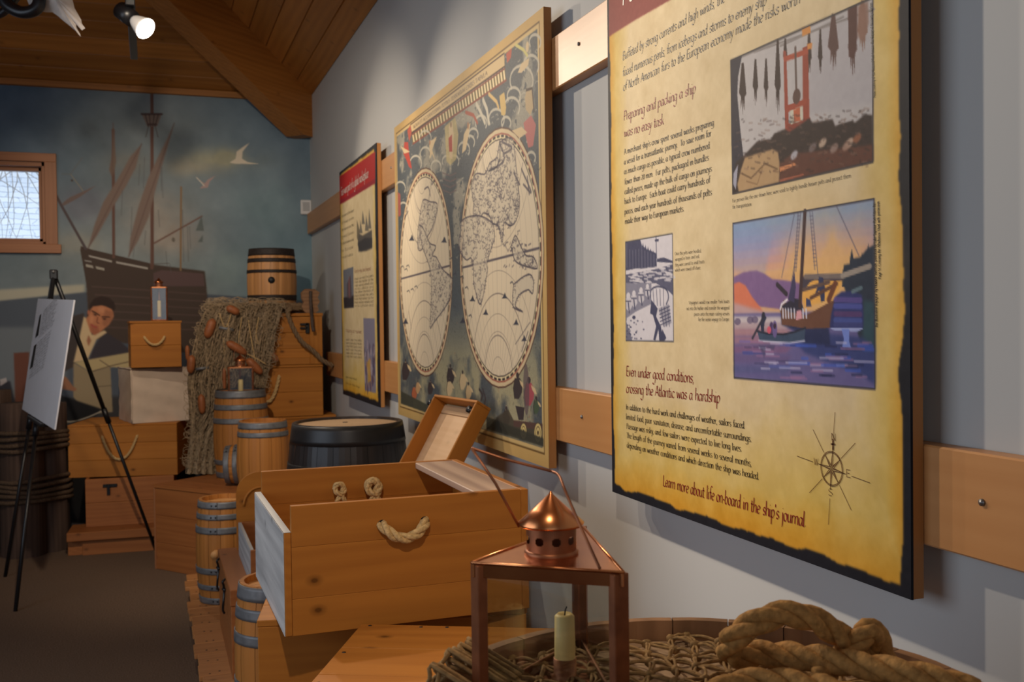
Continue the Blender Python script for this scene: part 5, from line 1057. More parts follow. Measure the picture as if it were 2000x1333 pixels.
# tassels and a bunched corner over the left rim
for k in range(16):
    a = r_.uniform(2.2, 2.7); p = np.array([BC[0]+.305*math.cos(a), BC[1]+.305*math.sin(a), HZ+.045+r_.uniform(0, .012)]); P = [p+np.array([.05, -.05, -.03]), p]
    for s_ in range(3): P.append(P[-1]+np.array([r_.uniform(-.012, .014), r_.uniform(-.012, .012), r_.uniform(-.012, -.001)]))
    mb.tube(resample(P, .006), .0028, 6)
tag(mb.build('rope_net', M['barrelnet']), 'knotted twine net spread over the weathered barrel head', 'net')
M_rope2 = plain('thick_manila', (.56, .29, .085), .8, 0, .25, .5, 120, .7)
rp = [(1905, 1352, 1.105), (1800, 1322, 1.118), (1700, 1303, 1.12), (1600, 1287, 1.118), (1500, 1277, 1.112), (1440, 1283, 1.108), (1423, 1268, 1.120), (1438, 1242, 1.142), (1480, 1215, 1.160), (1530, 1200, 1.168), (1580, 1208, 1.162), (1625, 1232, 1.146), (1665, 1262, 1.125), (1700, 1290, 1.105)]
P = [atz(*q) for q in rp]
# pull the arch of the loop towards the back of the barrel
mb = MB(); mb.rope(P, .0148, n=9); P2_ = [atz(*q) for q in ((1560, 1370, 1.105), (1500, 1350, 1.112), (1420, 1348, 1.106), (1380, 1375, 1.10))]
mb.rope([atz(*q) for q in ((1700, 1375, 1.105), (1600, 1345, 1.108), (1500, 1332, 1.106), (1430, 1342, 1.102), (1385, 1370, 1.098), (1372, 1420, 1.09))], .0150, n=9)
mb.rope([atz(*q) for q in ((1600, 1330, 1.100), (1632, 1300, 1.108), (1655, 1272, 1.122), (1680, 1245, 1.138), (1697, 1232, 1.146), (1712, 1244, 1.134), (1722, 1275, 1.115), (1735, 1305, 1.10))], .0140, n=9)
tag(mb.build('thick_rope', M_rope2), 'thick golden twisted rope looped over the right side of the weathered barrel', 'rope')
# the big triangular lantern
LZ = 1.227; A, Bq, Cq = atz(921, 1104, LZ), atz(1218, 1123, LZ), atz(1133, 1026, LZ)
base = np.array([(A[0]+Bq[0]+Cq[0])/3, (A[1]+Bq[1]+Cq[1])/3, HZ+.004]); hb = LZ-base[2]
tri = [tuple((q-base)[:2]) for q in (A, Bq, Cq)]
cc = atz(1077, 1082, LZ+.002); c2 = atz(1104, 1330, base[2]); dxy = ((cc-base)[0]-0, (cc-base)[1]-0)
def lp(px, py, D): return atd(px, py, D*1.09)-base
arm = [lp(1012, 1012, 1.07), lp(970, 942, 1.07), lp(921, 875, 1.075)]
hw_ = [[lp(1014, 1030, 1.07), lp(968, 945, 1.07), lp(921, 876, 1.075)], [lp(921, 876, 1.075), lp(985, 897, 1.09), lp(1078, 921, 1.06)],
       [lp(1078, 921, 1.06), lp(1092, 930, 1.045), lp(1105, 962, 1.02), lp(1130, 1020, 1.0), lp(1172, 1112, .975)]]
copperlantern('copper_lantern', 'large triangular copper lantern with glass panes standing on the weathered barrel in front', tri, 0, hb, tuple(base), chim=.058, candle=(.0125, .082), post=.015, handle=hw_, dx=dxy, cdx=((c2-base)[0], (c2-base)[1]))

# flat-topped crate in front of the big open one
A = np.array([.447, 2.31, 0]); e1 = np.array([.898, -.439, 0]); e2 = np.array([-.439, -.898, 0]); Wd, Dp = .52, .50
o_ = A+e2*Dp; rz = math.atan2(e1[1], e1[0])
t = thing('wooden_crate', 'closed pine crate with a plain flat top just behind the weathered barrel', 'crate', (o_[0], o_[1], PZ), rz, 'pine crates')
mb = MB(); crate_body(mb, Wd, Dp, .634, .02, 4); mb.build('body', M['pine'], t)
mb = MB()
for k in range(3): mb.box(-.004+.0, Wd+.004, Dp*k/3, Dp*(k+1)/3-.0008, .635, .65, grain=0)
mb.build('lid', M['pine'], t)
nails(t, [(x, y, .65) for x, y in ((.02, Dp-.012), (.14, Dp-.014), (.2, Dp-.011), (.27, Dp-.013), (.012, .3), (.012, .12))])
# lower crate carrying the open crate
rz = math.radians(-12)
t = thing('wooden_crate', 'knotty pine crate under the big open crate, a barrel at its left', 'crate', (.227, 2.504, PZ), rz, 'pine crates')
mb = MB(); crate_body(mb, .66, .55, .612, .02, 3); mb.build('body', M['pine'], t)
mb = MB()
for k in range(4): mb.box(-.002, .662, .55*k/4, .55*(k+1)/4-.0008, .612, .628)
mb.build('lid', M['pine'], t)
# crate behind it that the slatted tray stands on
t = thing('wooden_crate', 'pine crate hidden behind the big open crate, under the propped shallow box', 'crate', (.60, 3.20, PZ), 0, 'pine crates')
mb = MB(); crate_body(mb, .52, .52, .63, .02, 3); mb.build('body', M['pine'], t); mb = MB(); mb.box(0, .52, 0, .52, .63, .646); mb.build('lid', M['pine'], t)

# ================================================================ THE BIG OPEN CRATE
fl = atz(568, 990, 1.08); fr = atz(1000, 950, 1.08); OW = float(np.linalg.norm((fr-fl)[:2])); OD, OH = .60, .300; rz = math.atan2(fr[1]-fl[1], fr[0]-fl[0])*.12
t = thing('open_crate', 'big open pine crate with notched left end and a rope handle, in the centre foreground', 'crate', (fl[0], fl[1], 1.08-OH), rz)
th = .019
mb = MB()
for y0 in (0, OD-th):
    mb = MB(); tn = .97; mb.box(0, OW, y0, y0+th, 0, .085, tint=tn*1.04, b=.001); mb.box(0, OW, y0, y0+th, .0853, .205, tint=tn, b=.0008); mb.box(.0, OW, y0, y0+th, .2053, OH, b=.0008, tint=tn*.97)
    mb.build('side_board', M['pine'], t)
mb = MB(); mb.box(-.017, -.0002, 0, OD, .0, OH-.060, grain=1); o = mb.build('end_board', M['pine'], t); note(o, 'lower left end board')
mb = MB(); mb.box(-.0185, -.0172, .001, OD-.001, .001, OH-.061, grain=1, b=.0003); mb.box(-.0172, -.001, .0005, OD-.0005, OH-.0602, OH-.0590, grain=1, b=.0003); o = mb.build('painted_daylight_coat', M['painted_daylight'], t); note(o, 'streaky white coat with daylight painted in, on the left end')  # daylight on the left end, put into the colour of a thin skin
mb = MB(); mb.box(OW+.0002, OW+.020, 0, OD, .0, OH-.0005, grain=1); mb.build('end_board', M['pine'], t)
mb = MB(); mb.box(OW-.115, OW, th, OD-th, OH-.019, OH-.001, grain=1, go=(.3, .2, .1)); o = mb.build('top_slat', M['ringed'], t); note(o, 'pale top slat with curved grain')
mb = MB(); mb.box(th, OW-th, th, OD-th, .001, .016); mb.build('bottom', M['pine'], t)
c = aty(789, 1024, fl[1]); hx = float((c-fl)[0]); hz_ = float(c[2]-(1.08-OH)); rope_handle(t, .0128, .047*1.1, .030, ((hx, 0, hz_), (1, 0, 0), (0, -1, 0)), 'rope')
for s_ in (-1, 1):
    mb = MB(); mb.lathe([(.0001, 0), (.0115, 0)], 18, hx+s_*.052, 0, 0)
    for i, v in enumerate(mb.v): mb.v[i] = (v[0], -.0006, hz_+.002+(v[1]))
    mb.build('drilled_hole', M['rivet'], t)
# handle knots on the inside of the far board
for k, (px, py, s_) in enumerate(((662, 958, .85), (728, 955, 1.15))):
    q = aty(px, py, fl[1]+OD-.05)-np.array([fl[0], fl[1], 1.08-OH]); mb = MB(); y = OD-th-.018
    x, z = float(q[0])+.01, float(q[2]); R_ = .020*s_
    mb.rope([(x-.004, y+.02, z-.004), (x-.012, y-.004, z+R_*.4), (x-.002, y-.010, z+R_), (x+R_*.8, y-.006, z+R_*.3), (x+R_*.5, y-.014, z-R_*.7), (x-R_*.6, y-.012, z-R_*.3), (x-R_*.5, y-.002, z+R_*.8), (x+R_*.6, y-.006, z+R_*.7), (x+.004, y-.008, z-R_*.9), (x-.01, y-.012, z-R_*2.1)], .0088*s_)
    mb.rope([(x+R_*.3, y-.01, z-R_*.3), (x+R_*.5, y-.012, z-R_*1.3), (x+R_*.9, y-.012, z-R_*2.0)], .0085*s_)
    o = mb.build('rope_knot', M['rope'], t)

# ================================================================ PROPPED SHALLOW BOX (open side to the room)
TLc, TRc, BLc, Cc = [np.array([0, 0, 1.5])+(np.array(q)-np.array([0, 0, 1.5]))*1.12 for q in ((.892, 3.287, 1.255), (.949, 2.989, 1.253), (.769, 3.264, 1.049), (.997, 2.999, 1.223))]
ex = TRc-TLc; Wt = np.linalg.norm(ex); ex /= Wt; ey = (BLc-TLc); ey -= ex*(ey@ex); ey /= np.linalg.norm(ey); ez = np.cross(ex, ey); dd = .064
if ez@(Cc-TRc) < 0: ez = -ez
Lt = (TLc[2]-.800)/-ey[2]; foot = TLc+ex*Wt/2+ey*Lt+ez*dd/2
t = thing('shallow_box', 'shallow pale wooden box propped up against the map board, open side facing out', 'box', tuple(foot))
T = lambda a, b_, c_: TLc+ex*a+ey*b_+ez*c_-foot
mb = MB(); bt = .010
mb.frame(T(Wt/2, bt/2, dd/2), ex, ey, ez, Wt, bt, dd); mb.frame(T(bt/2, Lt/2+bt/2, dd/2), ex, ey, ez, bt, Lt-bt, dd, grain=1); mb.frame(T(Wt-bt/2, Lt/2+bt/2, dd/2), ex, ey, ez, bt, Lt-bt, dd, grain=1); mb.frame(T(Wt/2, Lt-bt/2, dd/2), ex, ey, ez, Wt-2*bt, bt, dd)
mb.build('frame_boards', M['pine'], t, fix=True)
mb = MB(); mb.frame(T(Wt/2, .032, dd-.006), ex, ey, ez, Wt-2*bt, .036, .010, tint=.9); mb.frame(T(Wt/2, .165, dd-.006), ex, ey, ez, Wt-2*bt, .225, .010, tint=1.08); mb.frame(T(Wt/2, .385, dd-.006), ex, ey, ez, Wt-2*bt, .205, .010, tint=1.04)
o = mb.build('back_panel', M['pale'], t, fix=True); note(o, 'paler inner back panel')
for a, c_ in ((-.008, .012), (Wt-.045, .018)):
    mb = MB(); q0 = T(a, .035, c_-.014); mb.tube([q0, q0+(ez*.03)], .0125, 14); mb.build('corner_clamp', M['iron'], t)
# ================================================================ MIDDLE: kegs, chests, small box
H5 = lambda h: [(h*.045, .026), (h*.16, .026), (h*.30, .028), (h*.70, .028), (h*.84, .026), (h*.955, .026)]
barrel('small_barrel', 'small oak barrel with wide grey hoops beside the left end of the open crate', (.372, 3.36, PZ), .122, .142, .515, [(.025, .04), (.10, .035), (.19, .035), (.345, .035), (.425, .036), (.490, .044)], n=14, recess=.022, rivets=None, group='small hooped barrels')
barrel('small_barrel', 'upright oak barrel with riveted grey hoops standing at the plank platform edge', (.318, 5.12, PZ), .122, .140, .50, [(.02, .032), (.085, .026), (.165, .03), (.36, .032), (.425, .026), (.48, .032)], n=14, recess=.022, rivets=-2.05, bung=(-1.95, .255, .017, 'bung'), group='small hooped barrels')
# long reddish chest with black hook latches
t = thing('long_chest', 'low reddish cedar chest with two black hook latches, between the two standing barrels', 'chest', (.262, 3.95, PZ))
mb = MB(); mb.box(0, .25, 0, .018, 0, .275); mb.box(0, .25, .732, .75, 0, .275); mb.box(0, .018, .018, .732, 0, .275, grain=1); mb.box(.232, .25, .018, .732, 0, .275, grain=1); mb.box(.018, .232, .018, .732, 0, .015, grain=1); mb.build('body', M['cedar'], t)
mb = MB(); mb.box(-.004, .252, -.004, .754, .276, .339, grain=1, b=.003); mb.build('lid', M['cedar'], t)
for y in (.24, .62):
    mb = MB(); x = -.006; mb.tube(resample([(x, y, .325), (x-.010, y-.008, .316), (x-.006, y, .30), (x-.004, y+.004, .27), (x-.008, y-.006, .235), (x-.010, y+.002, .20), (x-.004, y+.006, .185)], .006), .0048, 8); mb.tube([(x, y-.014, .282), (x-.008, y, .286), (x, y+.014, .282)], .006, 8); mb.build('hook_latch', M['iron'], t)
# little open box on the chest
t = thing('small_open_box', 'small open box with a bright left side, standing on the low reddish chest', 'box', (.338, 3.96, PZ+.339))
mb = MB(); bw, bd, bh, th = .17, .60, .142, .014
mb.box(0, bw, 0, th, 0, bh); mb.box(0, bw, bd-th, bd, 0, bh); mb.box(bw-th, bw, th, bd-th, 0, bh, grain=1); mb.box(th, bw-th, th, bd-th, 0, .01, grain=1); mb.build('body', M['cedar'], t)
mb = MB(); mb.box(0, th, th, bd-th, 0, bh, grain=1); o = mb.build('side_board', M['painted_daylight'], t); note(o, 'left side board with daylight painted in as white')  # this side's daylight is painted in with the white board colour
t = thing('pulley_disc', 'round wooden disc with dark holes lying in the small open box', 'pulley', (.338+.075, 3.96+.085, PZ+.339+.010))
mb = MB(); mb.lathe([(.0001, 0), (.050, 0), (.056, .012), (.056, .055), (.050, .078), (.0001, .08)], 28); mb.build('disc', M['kegtop'], t)
mb = MB()
for a in range(3): mb.lathe([(.0001, .0812), (.010, .0812), (.010, .079)], 14, .024*math.cos(a*2.1+.4), .024*math.sin(a*2.1+.4)); 
mb.build('holes', M['rivet'], t)
# round-cornered lid standing behind it
t = thing('rounded_lid', 'upright board with rounded corners and a raised arch, behind the small open box', 'lid', (.338, 4.64, PZ+.339))
mb = MB(); out = []; w_, h_ = .23, .345; r = .10
out = [(0, 0), (w_, 0)]+[(w_-r+r*math.cos(a), h_-r+r*math.sin(a)) for a in np.linspace(0, PI/2, 10)]+[(r+r*math.cos(a), h_-r+r*math.sin(a)) for a in np.linspace(PI/2, PI, 10)]
mb.poly(out, .018, 1); mb.build('board', M['pine'], t, fix=True)
mb = MB(); mb.tube([(w_/2+(p[0]-w_/2)*.72, -.002, p[1]*.80) for p in out[2:]], .006, 6); mb.build('raised_moulding', M['pine'], t)

# large chest set at an angle on the floor
e1 = np.array([.62, -.785, 0]); rzc = math.atan2(-.785, .62)
t = thing('cargo_chest', 'large low plank chest standing askew on the carpet under the stacked barrels', 'chest', (-.002, 6.549, 0), rzc)
mb = MB(); crate_body(mb, .93, .60, .500, .02, 3); mb.build('body', M['cedar'], t)
mb = MB()
for k in range(4): mb.box(-.008, .938, -.006+.612*k/4, -.006+.612*(k+1)/4-.001, .501, .524)
mb.build('lid', M['cedar'], t)
mb = MB(); mb.box(-.012, .0, -.006, .03, 0, .5, grain=2); mb.build('corner_strip', M['frame'], t)
# barrels on it
barrel('keg', 'medium oak keg with three grey hoops near its top, a small copper lantern on it', (.520, 6.62, .524), .152, .172, .550, [(.03, .035), (.11, .03), (.37, .034), (.455, .034), (.535, .048)], n=16, recess=.03, group='oak kegs')
barrel('keg', 'slim oak keg with two grey hoops, standing in front of the lantern keg', (.59, 5.96, .524), .132, .148, .42, [(.03, .03), (.345, .028), (.396, .036)], n=14, recess=.028, group='oak kegs')
# keg lying on its side
p0 = atd(442, 906, 6.10); p1 = atd(572, 900, 6.13); ax = p1-p0; Lk = float(np.linalg.norm(ax)); ax /= Lk; rotm = Vector(ax).to_track_quat('Z', 'Y').to_euler()
t = barrel('keg', 'oak keg lying on its side between the two standing kegs', (p0[0], p0[1], .524+.126), .110, .124, Lk, [(.018, .034), (.07, .028), (Lk-.07, .028), (Lk-.018, .034)], n=14, recess=.022, rot=rotm, group='oak kegs', rivets=1.57+.6)
# small copper lantern on the medium keg
s_ = .155; copperlantern('copper_lantern', 'small triangular copper lantern standing on the medium oak keg', [(-s_*.5, -s_*.32), (s_*.5, -.42*s_), (.05*s_, s_*.6)], 0, .185, (.515, 6.565, .524+.550-.030+.001), chim=.062, candle=(.015, .105), post=.010, handle=[[(-.03, 0, .22), (-.035, 0, .27), (0, 0, .31), (.035, 0, .27), (.03, 0, .22)]])

# black barrel
t = barrel('black_barrel', 'squat black barrel with a pale head, behind the big open crate', (.832, 4.58, PZ), .246, .286, .90, [(.04, .06), (.20, .05), (.70, .05), (.855, .085)], 'black', 'oldhead', 'blackhoop', n=22, recess=.012)
mb = MB(); mb.lathe([(.0001, .002), (.012, .002), (.012, 0)], 12, 0, .07, .888); mb.build('bung', M['rivet'], t)

# ================================================================ BACK RIGHT: stacked crates, net, top barrel
CX0, CX1 = .40, 1.092; CY = 6.93
def lcl(px, py, Y): return aty(px, py, Y)
t = thing('base_crate', 'bottom pine crate of the right-hand back stack, mostly hidden by the black barrel', 'crate', (.36, 6.94, 0), 0, 'crates in the right-hand back stack')
mb = MB(); crate_body(mb, .82, .80, .848, .02, 4); mb.build('body', M['pine'], t); mb = MB()
for k in range(4): mb.box(0, .82, .2*k, .2*(k+1)-.001, .849, .868)
mb.build('lid', M['pine'], t)
zt1 = float(lcl(600, 712, CY)[2])
t = thing('wooden_crate', 'pine crate with a pale rope handle, middle of the right-hand back stack', 'crate', (CX0, CY, .868), 0, 'crates in the right-hand back stack')
hh = zt1-.868; mb = MB(); crate_body(mb, CX1-CX0, .72, hh-.02, .02, 2); mb.build('body', M['pine'], t)
mb = MB(); mb.box(-.004, CX1-CX0+.004, -.006, .724, hh-.019, hh, b=.004); mb.build('lid', M['pine'], t)
c = lcl(520, 752, CY)-np.array([CX0, CY, .868]); rope_handle(t, .0115, .085, .165, ((float(c[0]), 0, float(c[2])+.05), (1, 0, 0), (0, -1, 0)), 'rope')
ztop = float(lcl(600, 612, CY)[2])
t = thing('pine_chest', 'pine chest with black hasp at the top of the right-hand back stack', 'chest', (CX0, CY, zt1), 0, 'crates in the right-hand back stack')
hh = ztop-zt1; Wc = CX1-CX0; mb = MB(); crate_body(mb, Wc, .70, hh-.022, .02, 3); mb.box(Wc-.085, Wc, -.012, 0, .0, hh-.022, grain=2, b=.003); mb.box(0, .085, -.012, 0, 0, hh-.022, grain=2); mb.box(.085, Wc-.085, -.012, 0, 0, .05, b=.003); mb.build('body', M['pine'], t)
mb = MB(); mb.box(-.006, Wc+.006, -.016, .706, hh-.021, hh, b=.004); mb.build('lid', M['pine'], t)
q = lcl(594, 634, CY)-np.array([CX0, CY, zt1]); mb = MB(); x, z = float(q[0]), float(q[2]); mb.box(x-.03, x+.028, -.026, -.012, z-.006, z+.008); mb.box(x-.03, x+.02, -.026, -.012, z-.030, z-.018); mb.box(x+.006, x+.032, -.026, -.012, z-.06, z+.01, grain=2); mb.build('hasp', M['iron'], t)
# barrel on top
barrel('oak_barrel', 'orange oak barrel with charred hoops and round bung hole on the right-hand stack', (.800, 7.27, ztop), .154, .171, .445, [(.03, .052), (.112, .038), (.295, .022), (.372, .028), (.43, .05)], 'charred', 'kegtop', 'char', n=18, recess=.02, bung=(-PI/2-.13, .232, .023, 'hole'))
# coil of rope, tackle block, hanging rope
mb = MB(); cxr, cyr = .93, 7.04
P = [(cxr+(.085+.012*(k//12))*math.cos(2*PI*k/12), cyr+.055*math.sin(2*PI*k/12), ztop+.016+.020*(k/12)) for k in range(30)]
mb.rope(P, .014); tag(mb.build('rope_coil', M['darkrope']), 'dark rope coil beside the top barrel on the pine chest', 'rope')
mb = MB(); mb.rope([(.86, 6.96, ztop+.05), (.88, 6.885, ztop+.035)]+[tuple(lcl(px, py, 6.868)) for px, py in ((562, 612), (572, 640), (590, 668), (612, 686), (630, 704))]+[(1.155, 6.875, float(lcl(636, 716, 6.868)[2]))], .0155)
tag(mb.build('hanging_rope', M['darkrope']), 'dark rope hanging down across the front of the pine chest', 'rope')
q0 = lcl(606, 612, 6.98)
t = thing('tackle_block', 'wooden pulley block with dark iron strap on the pine chest by the wall', 'pulley block', (float(q0[0]), 6.98, ztop))
mb = MB()
for s_ in (-1, 1): mb.poly([(-.052, .02), (-.062, .05), (-.045, .075), (-.058, .10), (-.06, .14), (-.035, .165), (.03, .165), (.062, .14), (.048, .105), (.062, .08), (.045, .05), (.055, .02), (.03, 0), (-.03, 0)], .02, 1, base=(-.03 if s_ < 0 else .012))
mb.build('cheek_plates', M['old'], t, fix=True)
mb = MB(); mb.lathe([(.0001, -.012), (.045, -.012), (.036, 0), (.045, .012), (.0001, .012)], 24); o = mb.build('sheave', M['frame'], t); o.location = (0, 0, .085); o.rotation_euler = (PI/2, 0, 0)
mb = MB(); mb.tube(resample([(0, -.034, .15), (-.002, -.040, .08), (-.004, -.075, .01), (-.006, -.11, -.03), (-.004, -.115, -.085), (.004, -.117, -.125)], .01), .011, 8); mb.build('iron_strap', M['leather'], t)

# ================================================================ FISHING NET over the left of the stack
def net_surface(u, v):
    """u 0..1 left-right, v 0..1 top-back to hem"""
    # outline of the draped net in the photograph at several heights (left px, right px, py, depth)
    rows = [(430, 540, 592, 7.25), (408, 556, 594, 7.02), (398, 548, 612, 6.89), (385, 538, 650, 6.87), (372, 530, 700, 6.87), (366, 520, 750, 6.87), (370, 500, 800, 6.87), (372, 440, 850, 6.87), (366, 430, 895, 6.86), (362, 432, 925, 6.85)]
    f = v*(len(rows)-1); i = min(int(f), len(rows)-2); k = f-i
    r = [rows[i][j]*(1-k)+rows[i+1][j]*k for j in range(4)]
    px = r[0]+(r[1]-r[0])*u; Y = r[3]-.04*math.sin(PI*u)**.6*(1 if v > .12 else .3)
    return aty(px, r[2], Y)
mb = MB(); nu, nv = 30, 60; V = []; F = []; r_ = np.random.RandomState(8)
for i in range(nv+1):
    for j in range(nu+1):
        u, v = j/nu, i/nv; p = net_surface(u, v); p = p+np.array([0, -.018*math.sin(u*31+math.sin(v*5)*2)-.010*math.sin(u*67+v*9)+r_.uniform(-.008, .008), r_.uniform(-.006, .006)])
        V.append(p)
F = [(i*(nu+1)+j, (i+1)*(nu+1)+j, (i+1)*(nu+1)+j+1, i*(nu+1)+j+1) for i in range(nv) for j in range(nu)]
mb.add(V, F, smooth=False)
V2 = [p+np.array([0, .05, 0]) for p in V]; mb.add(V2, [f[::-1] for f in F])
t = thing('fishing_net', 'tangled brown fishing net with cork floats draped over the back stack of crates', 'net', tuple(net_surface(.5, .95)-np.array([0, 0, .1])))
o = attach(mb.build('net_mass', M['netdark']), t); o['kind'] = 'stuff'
mb = MB()
for k in range(900):
    u = r_.rand(); v = r_.rand()**.85; L_ = r_.uniform(.04, .22); P = []
    ph = r_.rand()*6; am = r_.uniform(.004, .03)
    for q in np.linspace(0, 1, 7):
        vv = min(1, v+L_*q); uu = min(1, max(0, u+am*math.sin(ph+q*r_.uniform(3, 7)))); p = net_surface(uu, vv); P.append(p+np.array([0, -.012-.018*math.sin(uu*31+math.sin(vv*5)*2)-r_.rand()*.012, 0]))
    mb.tube(P, r_.uniform(.0011, .0022), 4, cap=False)
for k in range(320):
    u = r_.rand(); v = r_.rand()*.96; P = []
    for q in np.linspace(0, 1, 6):
        uu = min(1, max(0, u+(q-.5)*.09)); vv = min(1, v+.03*math.sin(q*PI)+r_.uniform(-.004, .004)); p = net_surface(uu, vv); P.append(p+np.array([0, -.022-r_.rand()*.012, 0]))
    mb.tube(P, .0013, 4, cap=False)
for k in range(520):
    u = r_.choice([r_.uniform(0, .06), r_.uniform(.94, 1), r_.rand()]); v = r_.rand()*.95; p = net_surface(u, v)+np.array([0, -.02, 0]); a0 = r_.rand()*6; rr = r_.uniform(.012, .04)
    mb.tube([p+np.array([rr*math.cos(a0+q*1.3)*1.2, -.012*q/3, rr*math.sin(a0+q)]) for q in np.linspace(0, 2.6, 6)], .0013, 4, cap=False)
for k in range(110):  # loops on top
    c = net_surface(r_.rand(), r_.uniform(.02, .2)); a0 = r_.rand()*6; rr = r_.uniform(.015, .045)
    mb.tube([c+np.array([rr*math.cos(a0+q), -.02+.01*math.sin(q*2), .012+rr*.7*math.sin(a0+q)+r_.uniform(-.003, .003)]) for q in np.linspace(0, 5.6, 12)], .0016, 4, cap=False)
o = attach(mb.build('net_twine', M['net']), t); o['kind'] = 'stuff'
mb = MB()
for pts in (((428, 612), (440, 640), (452, 612)), ((472, 620), (466, 668), (470, 690)), ((485, 625), (492, 670), (500, 712)), ((437, 660), (440, 720), (441, 750)), ((505, 620), (500, 655), (506, 672), (498, 668)), ((456, 672), (480, 690), (500, 700), (520, 712))):
    mb.tube(resample([aty(px, py, 6.81) for px, py in pts], .01), .0032, 6)
o = attach(mb.build('pale_cord', M['rope']), t)
def floatat(px, py, ang, L_=.115, r=.027, Y=6.80):
    c = aty(px, py, Y); d = np.array([math.sin(ang), 0, math.cos(ang)]); mb = MB(); P = []; R_ = []
    for q in np.linspace(-1, 1, 13): P.append(c+d*L_/2*q); R_.append(r*math.sqrt(max(.02, 1-abs(q)**3.2))*(1+.06*q))
    mb.tube(P, R_, 14); attach(mb.build('float', M['float']), t)
for a in ((410, 642, .35, .135, .030), (462, 680, -1.0, .15, .028), (497, 716, -.75, .14, .028), (394, 790, -.05, .13, .024), (394, 792, -.1, .05, .01), (373, 712, .1, .12, .026), (455, 606, -1.1, .09, .026), (366, 690, 0, .10, .014, 6.82), (438, 742, .0, .16, .012, 6.80), (536, 698, -.5, .07, .022, 6.86), (498, 716, -.75, .05, .01)): 
    if a[3] > .055: floatat(*a)
for px0, py0, px1, py1 in ((428, 640, 456, 645), (382, 722, 408, 718)):
    mb = MB(); mb.tube([aty(px0, py0, 6.81), aty(px1, py1, 6.81)], .010, 10); attach(mb.build('lead_weight', M['hoop']), t)

# ================================================================ BACK LEFT STACK
t = thing('low_bench', 'low plank bench on the carpet at the bottom of the left-hand back stack', 'bench', (float(atz(130, 1060, .1)[0]), 7.09, 0), math.radians(-3))
mb = MB(); mb.box(0, .80, 0, .30, .10, .158, b=.004); mb.build('top_board', M['cedar'], t); mb = MB(); mb.box(.09, .80, .035, .055, 0, .10); mb.box(.0, .09, .06, .25, 0, .10, grain=1); mb.build('base_boards', M['cedar'], t)
pb = atz(168, 1031, .158)
t = thing('low_chest', 'shadowed cedar chest with a dark iron latch, under the large rope-handled crate', 'chest', (float(pb[0]), float(pb[1]), .158), math.radians(-3), 'crates in the left-hand back stack')
mb = MB(); crate_body(mb, .56, .60, .32, .02, 2); mb.build('body', M['cedar'], t)
mb = MB(); mb.box(.11, .20, -.012, 0, .262, .282); mb.box(.135, .155, -.014, 0, .21, .282, grain=2); mb.build('latch', M['iron'], t)
p = atz(134, 934.5, .478); p_r = atz(347, 928, .478); rzl = math.atan2(p_r[1]-p[1], p_r[0]-p[0])
t = thing('rope_handled_crate', 'large wide pine crate with a U-shaped rope handle, in the left-hand back stack', 'crate', (float(p[0]), float(p[1]), .478), rzl, 'crates in the left-hand back stack')
WL = float(np.linalg.norm(p_r-p)); mb = MB(); crate_body(mb, WL, .56, .342, .02, 3); mb.box(.0, WL, .0, .56, .342, .356); mb.build('body', M['pine'], t)
rope_handle(t, .0085, .112, .150, ((WL*.475, 0, .270), (1, 0, 0), (0, -1, 0)), 'rope')
# canvas sack block
mb = MB(); BZ_ = .836; c0 = atz(258, 828, BZ_); ey = atz(213, 812, BZ_)-c0; eyl = .40; ey /= np.linalg.norm(ey); ex = np.array([ey[1], -ey[0], 0]); exl = .38; print('bale', c0, ex, ey, eyl)
N_ = 14; zt = .365
def sack(a, b_, c_):  # unit cube -> puffed block
    p = np.array([a, b_, c_]); q = c0+ex*exl*a+ey*eyl*b_+np.array([0, 0, zt*c_])
    bul = .018*(math.sin(PI*a)*math.sin(PI*b_)+math.sin(PI*a)*math.sin(PI*c_)+math.sin(PI*b_)*math.sin(PI*c_))/2
    d = np.array([a-.5, b_-.5, c_-.5]); d = d/np.linalg.norm(d); w = math.sin(a*17+c_*9)*.003+math.sin(b_*13+c_*21+a*7)*.003
    return q+(ex*d[0]+ey*d[1]+np.array([0, 0, 1])*max(d[2], -.0))*(bul+w)
t = thing('canvas_bale', 'cream canvas-wrapped bale sitting on the large rope-handled crate', 'bale', tuple(c0+np.array([.1, .15, 0])))
mb = MB()
for f in range(6):
    V = []
    for i in range(N_+1):
        for j in range(N_+1):
            a, b_ = i/N_, j/N_; V.append(sack(*[(0, a, b_), (1, a, b_), (a, 0, b_), (a, 1, b_), (a, b_, 0), (a, b_, 1)][f]))
    F = [(i*(N_+1)+j, (i+1)*(N_+1)+j, (i+1)*(N_+1)+j+1, i*(N_+1)+j+1) for i in range(N_) for j in range(N_)]; mb.add(V, F, smooth=True)
attach(mb.build('canvas_wrap', M['canvas'], fix=True), t)
mb = MB()
for P in ([sack(0, 0, q)-ey*.004 for q in np.linspace(.02, .98, 14)], [sack(q, 0, 1)+np.array([0, 0, .002]) for q in np.linspace(0, 1, 14)], [sack(0, q, 1)+np.array([0, 0, .002]) for q in np.linspace(0, 1, 14)]): mb.tube(P, .0045, 6)
attach(mb.build('seam', M['canvas']), t)
